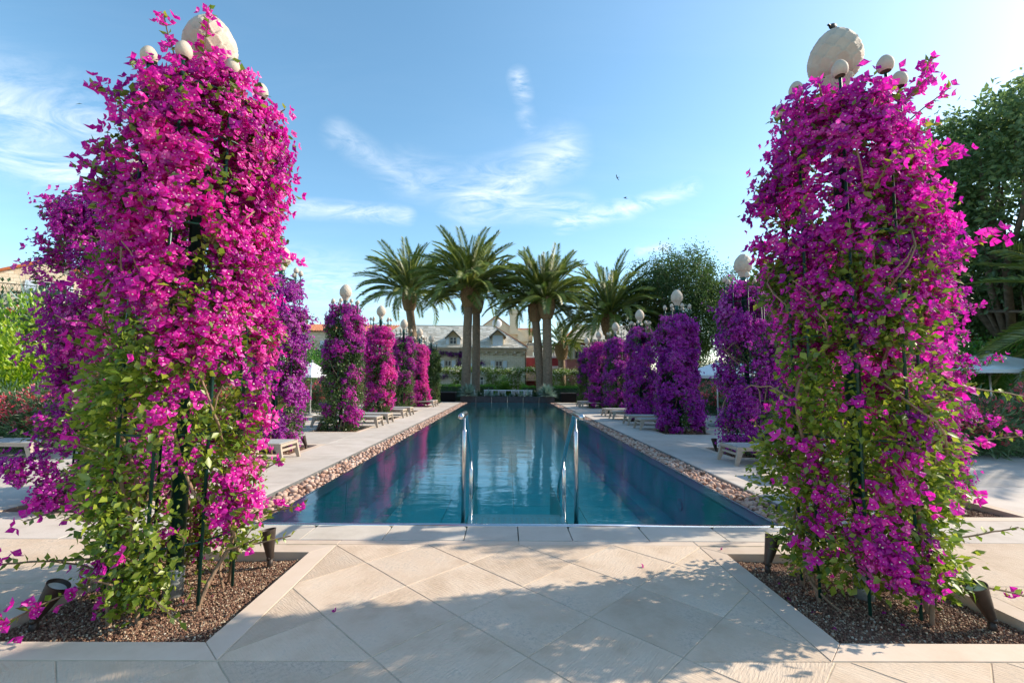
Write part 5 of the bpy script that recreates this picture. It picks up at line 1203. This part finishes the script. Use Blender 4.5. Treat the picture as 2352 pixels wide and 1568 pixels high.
me = sb.mesh('roof_stones', 'roof_slab'); at = me.attributes.new('rnd', 'FLOAT', 'POINT'); at.data.foreach_set('value', np.array(rnv, dtype=np.float32)); stuff(link('roof_stones', me, roof))
rt = MB(); rt.tube([(x0 + 2.4, yr, RIDGE + .05), (x1 - 3.5, yr, RIDGE + .05)], .07, 6); rt.build('ridge_tiles', 'roof_slab', roof)
MB().tube([(x1 - 3.5, yr, RIDGE + .05), (x1 + .02, -.3, EAVE + .1)], .075, 6).build('hip_tiles', 'terracotta', roof)
MB().box(x0, x1 + .04, -.42, -.28, EAVE - .12, EAVE + .02).build('gutter', 'white_stone', roof)
MB().box(hx(-14.1), hx(2.02), -.22, -.001, EAVE - .38, EAVE - .13).build('cornice', 'white_stone', house)
for k in range(17): x = hx(-13.6 + k * .95); MB().box(x, x + .22, -.34, -.002, EAVE - .60, EAVE - .39).build('corbel', 'white_stone', house)
for k in range(11): x = hx(-3.4 + k * .48 + random.uniform(-.08, .08)); MB().box(x, x + .15, -.14, -.002, 3.98 + HZ, 4.13 + HZ).build('corbel', 'white_stone', house)
window(house, hx(-1.17), hx(-.48), 2.2 + HZ, 3.38 + HZ, -.01); window(house, hx(-6.30), hx(-5.66), 2.2 + HZ, 3.38 + HZ, -.01); window(house, hx(-3.3), hx(-2.65), 2.1 + HZ, 3.1 + HZ, -.01); window(house, hx(-9.9), hx(-9.2), 2.2 + HZ, 3.38 + HZ, -.01)
window(house, hx(-3.05), hx(-2.35), .75 + HZ, 1.75 + HZ, -.01, (0, 0))
rl = MB(); rl.box(hx(-4.0), hx(-1.9), -.95, -.90, 1.42 + HZ, 1.47 + HZ); rl.box(hx(-4.0), hx(-1.9), -.95, -.90, .62 + HZ, .66 + HZ)
for k in range(22): rl.box(hx(-4.0 + k * .1), hx(-3.975 + k * .1), -.94, -.91, .66 + HZ, 1.42 + HZ)
rl.build('balcony_railing', 'frame_white', house); MB().box(hx(-4.05), hx(-1.85), -1.0, -.002, .45 + HZ, .60 + HZ).build('balcony_slab', 'white_stone', house)
MB().tube([(hx(1.88), -.08, 0), (hx(1.88), -.08, EAVE - .3), (hx(1.88), -.3, EAVE - .12)], .05, 8).build('downpipe', 'wood_dark', house)
def dormer(xc, hw, z0, z1, zp, closed):
    x = hx(xc); y = .15 if not closed else .1
    d = MB(); d.box(x - hw, x + hw, y, 3.0, z0, z1); d.add([(x - hw, y, z1), (x + hw, y, z1), (x, y, zp), (x - hw, 3.2, z1), (x + hw, 3.2, z1), (x, 3.2, zp)], [(0, 1, 2), (3, 5, 4), (0, 3, 4, 1)]); o = d.build('dormer', 'plaster_cream', house)
    e = .26; sl = (zp - z1) / hw; r_ = MB()
    for s in (-1, 1):
        a = (x + s * (hw + e), z1 - e * sl); r_.add([(x, y - .3, zp + .02), (a[0], y - .3, a[1] + .02), (a[0], 3.2, a[1] + .02), (x, 3.2, zp + .02), (x, y - .3, zp + .12), (a[0], y - .3, a[1] + .12), (a[0], 3.2, a[1] + .12), (x, 3.2, zp + .12)], [(0, 1, 5, 4), (1, 2, 6, 5), (4, 5, 6, 7), (3, 2, 1, 0)] if s > 0 else [(4, 5, 1, 0), (5, 6, 2, 1), (7, 6, 5, 4), (0, 1, 2, 3)])
    r_.build('dormer_roof', 'roof_slab', o)
    for s in (-1, 1): MB().tube([(x + s * .02, y - .27, zp - .05), (x + s * (hw + e), y - .27, z1 - e * sl - .05)], .045, 4).build('dormer_rafter', 'wood_dark', o)
    if closed:
        for s in (-1, 1): MB().box(x + (.004 if s > 0 else -hw * .86), x + (hw * .86 if s > 0 else -.004), y - .05, y - .002, z0 + .06, z1 - .02).build('shutter', 'shutter', o)
    else: 
        w = window(o, x - hw * .62, x + hw * .62, z0 + .18, z1 - .14, y - .03, (1, 1), 'frame_white', hw * .62)
dormer(-5.52, .55, 4.9 + HZ, 5.90 + HZ, 6.45 + HZ, False); dormer(-.98, .60, 4.82 + HZ, 6.02 + HZ, 6.55 + HZ, True); dormer(-9.4, .55, 4.9 + HZ, 5.90 + HZ, 6.45 + HZ, False)
# bougainvillea spray on the wall
t = thing('wall_bougainvillea', 'dark purple bougainvillea climbing the stone house wall behind the palms', 'bougainvillea', (-5.3, YH - .25, -.3))
r_ = np.random.default_rng(8); C = []
for a, b_, n in (((-1.9, 2.0), (-1.8, 4.2), 16), ((-1.8, 4.1), (.2, 4.0), 22), ((.2, 4.0), (.9, 4.2), 10), ((.55, 4.1), (.4, 2.5), 22), ((.4, 3.1), (1.0, 2.6), 10), ((-1.9, 1.7), (-.6, 1.9), 12), ((2.3, 2.9), (2.9, 3.2), 6)):
    for q in r_.random(n): C.append((a[0] + (b_[0] - a[0]) * q + r_.normal() * .12, r_.normal() * .08, a[1] + (b_[1] - a[1]) * q + r_.normal() * .12 + .3))
C = np.array(C); il = np.repeat(np.arange(len(C)), 22); P = C[il] + r_.normal(size=(len(il), 3)) * .11; V, Fc, rn, _ = spread(*LEAF2, P, frames_d(unit(r_.normal(size=P.shape) + [0, -.5, 0]), r_, (0, -1, .3), .4), .10, r_.random(len(P)) * .8); stuff(link('leaf_mass', arr_mesh('leaf_mass', V, Fc, 'leaf_dark', rn), t))
pk = C[r_.random(len(C)) < .55]; il = np.repeat(np.arange(len(pk)), 14); P = pk[il] + r_.normal(size=(len(il), 3)) * .10 + [0, -.08, 0]; V, Fc, rn, _ = spread(*FLW_FAR[:2], P, frames_n(unit(r_.normal(size=P.shape) + [0, -1, .3]), r_), .07, r_.random(len(P))); o = stuff(link('flower_mass', arr_mesh('flower_mass', V, Fc, 'bract', rn), t)); o.color = (.34, .012, .40, 1)
st = MB()
for a, b_ in (((-1.85, 0), (-1.8, 4.4)), ((-1.8, 4.4), (.9, 4.4)), ((.5, 4.4), (.4, 2.9)), ((.9, 4.4), (2.9, 3.4))): st.tube([(a[0], .1, a[1]), ((a[0] + b_[0]) / 2, .06, (a[1] + b_[1]) / 2 + .1), (b_[0], .1, b_[1])], .025, 5)
st.build('stem', 'twig', t)
# taller cream house behind
cb = thing('cream_house', 'cream plastered gable house with chimney behind the stone house', 'house', (0, 54, -.3)); Z = .3
k = 54 / 52
MB().box(-3.6, 2.55, 0, 6, 0, 7.5 + Z).build('wall', 'plaster_cream', cb)
gb = MB(); gb.add([(-3.45, -.001, 7.5 + Z), (.75, -.001, 7.5 + Z), (-1.35, -.001, 9.1 + Z), (-3.45, 6, 7.5 + Z), (.75, 6, 7.5 + Z), (-1.35, 6, 9.1 + Z)], [(0, 1, 2), (3, 5, 4), (0, 2, 5, 3), (1, 4, 5, 2)]); gb.build('gable', 'plaster_cream', cb)
rf = MB()
for s in (-1, 1):
    a = (-1.35 + s * 2.2, 7.42 + Z); v = [(-1.35, -.15, 9.12 + Z), (a[0], -.15, a[1]), (a[0], 6.2, a[1]), (-1.35, 6.2, 9.12 + Z)]; v2 = [(p[0], p[1], p[2] + .10) for p in v]; rf.add(v + v2, [(0, 1, 5, 4), (1, 2, 6, 5), (2, 3, 7, 6), (4, 5, 6, 7), (3, 2, 1, 0)])
rf.build('roof', 'terracotta', cb)
MB().box(-1.72, -.98, -.03, 0, 8.25 + Z, 8.68 + Z).build('attic_louvre', 'zinc', cb)
for q in range(5): MB().box(-1.72, -.98, -.05, -.031, 8.28 + Z + q * .08, 8.33 + Z + q * .08).build('louvre_slat', 'zinc', cb)
ch = MB(); ch.box(.28, 1.25, -.35, .75, 7.2, 9.35 + Z); ch.box(.2, 1.33, -.43, .83, 9.36 + Z, 9.95 + Z); ch.add([(1.25, -.35, 7.5 + Z), (1.25, .75, 7.5 + Z), (2.5, .75, 6.1 + Z), (2.5, -.35, 6.1 + Z), (1.25, -.35, 6.0 + Z), (1.25, .75, 6.0 + Z)], [(0, 3, 2, 1), (0, 4, 3), (1, 2, 5)]); ch.build('chimney', 'plaster_cream', cb)
rw = MB(); rw.box(1.3, 3.1, .8, 3.5, 6.2 + Z, 7.3 + Z); rw.build('roof_room', 'plaster_cream', cb)
rmm = MB(); n = 12
for i in range(n):
    xx = 1.25 + i * 1.9 / n; rmm.add([(xx + .08 + .075 * math.cos(a), .6, 7.36 + Z + .06 * math.sin(a)) for a in np.linspace(0, 3.1416, 5)] + [(xx + .08 + .075 * math.cos(a), 3.0, 8.0 + Z + .06 * math.sin(a)) for a in np.linspace(0, 3.1416, 5)], [(j, j + 1, j + 6, j + 5) for j in range(4)] + [(0, 1, 2, 3, 4)])
rmm.add([(1.2, .62, 7.33 + Z), (3.2, .62, 7.33 + Z), (3.2, 3.0, 7.97 + Z), (1.2, 3.0, 7.97 + Z), (1.2, .62, 7.28 + Z), (3.2, .62, 7.28 + Z)], [(0, 1, 2, 3), (4, 5, 1, 0)]); rmm.build('tile_roof', 'terracotta', cb)
MB().box(2.2, 3.35, -.2, 3.4, 5.0 + Z, 5.95 + Z).build('side_wall', 'plaster_cream', cb)
MB().box(3.36, 3.5, -.3, 3.4, 4.6 + Z, 7.1 + Z).build('corner_pier', 'frame_white', cb)
dt = thing('satellite_dish', 'white satellite dish on the roof before the cream gable', 'satellite dish', (-1.2, 51.2, 7.3))
dsh = MB().lathe([(0, .10), (.2, .085), (.4, .04), (.55, -.03), (.55, -.045), (0, .08)], 24, (0, 0, 0), False).build('dish', 'dish', dt, True); dsh.matrix_local = Matrix.Translation((0, 0, .55)) @ Matrix.Rotation(R(78), 4, 'X')
MB().tube([(0, .1, -.6), (0, .1, .5)], .03, 8).build('mast', 'zinc', dt); MB().tube([(0, 0, .05), (0, -.5, .5)], .015, 6).build('feed_arm', 'zinc', dt); MB().box(-.05, .05, -.56, -.46, .46, .56).build('feed_horn', 'zinc', dt)
at_ = thing('roof_antenna', 'thin metal aerial on the chimney of the cream house', 'antenna', (.2, 53.5, 9.0)); MB().tube([(0, 0, -1.6), (0, 0, .5)], .02, 6).build('mast', 'zinc', at_)
MB().tube([(-1.0, 0, .1), (.1, 0, .3)], .012, 5).build('boom', 'zinc', at_)
for q in range(5): MB().tube([(-.9 + q * .2, -.3, .12 + q * .035), (-.9 + q * .2, .3, .12 + q * .035)], .008, 4).build('element', 'zinc', at_)
# orange roofs behind on the left
ob = thing('tiled_house', 'long low house with orange tiled roof behind the left columns', 'house', (-17.0, 52, -.75))
MB().box(-8, 8.2, 0, 6, 0, 7.6).build('wall', 'hill_stone', ob)
q = MB(); q.add([(-8.3, -.3, 7.6), (8.5, -.3, 7.6), (8.5, 3, 8.7), (-8.3, 3, 8.7), (8.5, 6.3, 7.6), (-8.3, 6.3, 7.6)], [(0, 1, 2, 3), (3, 2, 4, 5), (1, 4, 2), (0, 3, 5)]); tr_ = q.build('roof', 'terracotta', ob)
for i in range(56): MB().tube([(-8.2 + i * .3, -.34, 7.64), (-8.2 + i * .3, 3.0, 8.76)], .09, 5).build('tile_row', 'terracotta', tr_)
for i in range(5): window(ob, -7 + i * 3.1, -6.2 + i * 3.1, 5.2, 6.5, -.01)
# red terrace building on the right
rb = thing('red_building', 'dark red rendered building with white coping and roof pergola right of the house', 'building', (0, 50, -.3))
MB().box(2.05, 9.5, 0, 7, 0, 4.25).build('wall', 'red_wall', rb); MB().box(2.0, 9.6, -.06, 7.1, 4.255, 4.42).build('coping', 'frame_white', rb)
MB().box(4.2, 8.6, -.12, -.002, 3.05, 3.35).build('string_course', 'frame_white', rb); MB().box(4.3, 4.5, -.10, -.002, 1.4, 3.04).build('pilaster', 'frame_white', rb)
for i in range(5): MB().box(2.1, 3.0 + i * .28, -.6 - .001 * i, -.07, 2.9 - i * .3, 3.19 - i * .3).build('stair_parapet', 'white_stone', rb)
MB().box(4.55, 7.6, -.05, -.002, 1.5, 3.0).build('garage_shutter', 'zinc', rb)
MB().box(2.1, 2.9, .6, 3, 4.43, 5.5).build('stair_head', 'plaster_cream', rb)
for x in (3.0, 3.9, 5.2): MB().box(x - .06, x + .06, .5, .62, 4.43, 5.75).build('pergola_post', 'zinc', rb)
for z in (5.76,): 
    MB().box(2.2, 6.0, .5, .6, z, z + .12).build('pergola_beam', 'zinc', rb); MB().box(2.2, 6.0, 2.5, 2.6, z, z + .12).build('pergola_beam', 'zinc', rb)
for i in range(9): MB().box(2.3 + i * .42, 2.38 + i * .42, .2, 3.0, 5.885, 5.97).build('pergola_rafter', 'zinc', rb)
MB().box(4.0, 9.4, 4, 6.9, 4.43, 5.5).build('roof_house', 'villa_stone', rb)
MB().add([(3.8, 3.7, 5.5), (9.6, 3.7, 5.5), (9.6, 7.0, 6.1), (3.8, 7.0, 6.1), (3.8, 3.7, 5.4), (9.6, 3.7, 5.4)], [(0, 1, 2, 3), (4, 5, 1, 0)]).build('slab_roof', 'roof_slab', rb)
pb = thing('pink_house', 'pink rendered house with white loggia columns behind the right row', 'house', (0, 44, -.3))
MB().box(5.85, 13, 0, 5.8, 0, 3.8).build('wall', 'pink_wall', pb); MB().box(5.8, 13, -.05, 2.2, 3.805, 3.9).build('coping', 'white_stone', pb)
MB().box(6.0, 13, 1.9, 5.8, 3.91, 5.7).build('upper_wall', 'red_wall', pb)
for x in (6.05, 6.5, 8.2, 9.9): MB().box(x - .11, x + .11, .3, .52, 3.91, 5.55).build('column', 'frame_white', pb)
MB().box(5.75, 13, .2, 2.6, 5.56, 5.78).build('lintel', 'frame_white', pb)
pr = MB(); pr.add([(5.55, -.1, 5.79), (13.3, -.1, 5.79), (13.3, 3, 7.6), (7.4, 3, 7.6), (5.55, 6.1, 5.79), (13.3, 6.1, 5.79)], [(0, 1, 2, 3), (0, 3, 4), (3, 2, 5, 4), (1, 5, 2), (4, 5, 1, 0)]); pro = pr.build('roof', 'roof_slab', pb)
MB().tube([(5.55, -.1, 5.84), (7.4, 3, 7.68)], .07, 6).build('hip_tiles', 'terracotta', pro)
for i in range(5): MB().tube([(5.5 + i * .02, -.1 + i * 1.2, 5.72), (5.9, -.1 + i * 1.2, 5.72)], .06, 6).build('rafter_end', 'terracotta', pro)
for i in range(3): window(pb, 6.9 + i * 1.8, 7.6 + i * 1.8, 4.0, 5.3, 1.88)

# ------------------------------------------------------------------ stone villa above the left shrubs
vl = thing('hill_villa', 'sunlit stone villa with orange roof above the shrubs at the far left', 'house', (-37.0, 33.0, -.3), R(38)); vl.scale = (.8, .8, .8)
MB().box(-9, 8, 0, 8, 0, 9.6).build('wall', 'hill_stone', vl); MB().box(-9.1, 8.1, -.12, 8.1, 9.605, 9.75).build('terrace_coping', 'kerb', vl)
MB().box(-1.6, 7.2, 2.6, 8, 9.76, 11.6).build('upper_wall', 'hill_stone', vl)
g_ = MB(); g_.add([(-1.6, 2.6, 11.6), (7.2, 2.6, 11.6), (2.8, 2.6, 13.7), (-1.6, 8, 11.6), (7.2, 8, 11.6), (2.8, 8, 13.7)], [(0, 1, 2), (3, 5, 4), (0, 2, 5, 3), (1, 4, 5, 2)]); g_.build('gable', 'hill_stone', vl)
rf = MB()
for s in (-1, 1):
    a = (2.8 + s * 4.9, 11.35); v = [(2.8, 2.3, 13.72), (a[0], 2.3, a[1]), (a[0], 8.4, a[1]), (2.8, 8.4, 13.72)]; v2 = [(p[0], p[1], p[2] + .16) for p in v]; rf.add(v + v2, [(0, 1, 5, 4), (1, 2, 6, 5), (2, 3, 7, 6), (4, 5, 6, 7), (3, 2, 1, 0)])
rfo = rf.build('roof', 'terracotta_far', vl)
for s in (-1, 1):
    for i in range(16): y = 2.45 + i * .38; MB().tube([(2.8 + s * .1, y, 13.87), (2.8 + s * 4.85, y, 11.55)], .11, 5).build('tile_row', 'terracotta_far', rfo)
window(vl, 2.0, 3.6, 9.9, 11.5, 2.58, (1, 1), 'frame_white', .85)
for x in (-8.8, -5.4): MB().box(x, x + 1.1, .1, 1.2, 9.76, 12.3).build('terrace_pier', 'hill_stone', vl)
for i in range(6): MB().box(-9.2 + i * 1.3, -8.95 + i * 1.3, -.3, 4.2, 12.31, 12.6).build('pergola_rafter', 'frame_white', vl)
MB().box(-9.2, -1.7, .5, .75, 12.05, 12.3).build('pergola_beam', 'frame_white', vl)
rl = MB(); rl.box(-7.6, 7.9, .0, .05, 10.62, 10.68); rl.box(-7.6, 7.9, .0, .05, 9.85, 9.89)
for i in range(62): x = -7.6 + i * .25; rl.tube([(x, .02, 9.87), (x + .125, .02, 10.25), (x, .02, 10.64)], .014, 4); rl.tube([(x + .25, .02, 9.87), (x + .125, .02, 10.25), (x + .25, .02, 10.64)], .014, 4)
rl.build('railing', 'iron', vl)
put_bush('terrace_plant', 'low dark green plants in the villa window terrace', 'plant', None, (MIX[1][0], None, None), (-36.6, 35.0, 7.5), .66, (.6, .2, .18))
CYC = spiky(31, 60, 1.6, .03, 'leaf_blue', 1.0, None, .3, .4, .45)
for k, (x, y, z) in enumerate([(-17.4, 16.6, 3.4), (-20.6, 18.0, 3.6), (-13.6, 17.9, 3.1)]):
    t = thing('fan_palm', f'small grey green palm rising among the left shrubs, {["middle", "leftmost", "rightmost"][k]} of three', 'palm', (x, y, -.3), k, 'small palms among the left shrubs'); link('leaf_rosette', CYC, t, (0, 0, z + .2)); MB().lathe([(.16, 0), (.13, z), (.16, z + .3)], 10).build('trunk', 'palm_trunk', t)

# ------------------------------------------------------------------ birds
def bird(loc, span, rz, bank, label):
    t = thing('bird', label, 'bird', loc, rz); t.rotation_euler = (R(10), bank, rz)
    MB().lathe([(0, -.5), (.05, -.38), (.085, -.1), (.08, .12), (.05, .28), (.03, .34), (0, .40)], 10).build('body', 'bird_black', t, True).matrix_local = Matrix.Rotation(R(-90), 4, 'X') @ Matrix.Diagonal((span, span, span, 1))
    for s in (-1, 1):
        b = MB(); pts = [(.05, .16), (.4, .26), (.75, .12), (1.0, -.16), (.7, -.06), (.38, .0), (.06, -.10)]; zz_ = [0, .1, .12, .05, .11, .08, 0]
        v = [(s * x * span, y * span, z * span) for (x, y), z in zip(pts, zz_)]; v += [(p[0], p[1], p[2] - .012 * span) for p in v]; n = 7; b.add(v, [tuple(range(n)), tuple(reversed(range(n, 2 * n)))] + [(i, i + n, (i + 1) % n + n, (i + 1) % n) for i in range(n)]); b.build('wing', 'bird_black', t)
        b = MB(); b.add([(0, -.45 * span, 0), (s * .03 * span, -.40 * span, 0), (s * .16 * span, -.78 * span, .0), (0, -.45 * span, .01 * span), (s * .03 * span, -.40 * span, .01 * span), (s * .16 * span, -.78 * span, .006 * span)], [(0, 1, 2), (5, 4, 3), (0, 2, 5, 3), (1, 4, 5, 2), (0, 3, 4, 1)]); b.build('tail_feather', 'bird_black', t)
    return t
for (px, py, d, sp, rz, bk, lb) in [(1418, 408, 26, .20, R(50), R(35), 'small dark swift flying high above the pool, the upper of two'), (1436, 455, 24, .23, R(95), R(-15), 'small dark swift gliding below the other one above the pool')]:
    v = ray(px, py).normalized() * d; bird((v.x, v.y, v.z + CAM_H), sp, rz, bk, lb)
t = thing('perched_bird', 'tiny dark bird perched on the right foreground egg', 'bird', (FRONT[1][0] - .015, FRONT[1][1] - .02, 4.190), R(30))
MB().lathe([(0, -.055), (.014, -.04), (.022, -.01), (.02, .015), (.012, .03), (.014, .042), (.010, .052), (0, .058)], 10).build('body', 'bird_black', t, True).matrix_local = Matrix.Translation((0, 0, .028)) @ Matrix.Rotation(R(65), 4, 'Y')
MB().box(-.075, -.035, -.008, .008, .008, .014).build('tail', 'bird_black', t); MB().tube([(.055, 0, .05), (.068, 0, .048)], [.004, .001], 5).build('beak', 'bird_black', t)
for s in (-1, 1): MB().tube([(.0, s * .008, -.004), (.0, s * .006, .015)], .002, 4).build('leg', 'bird_black', t)
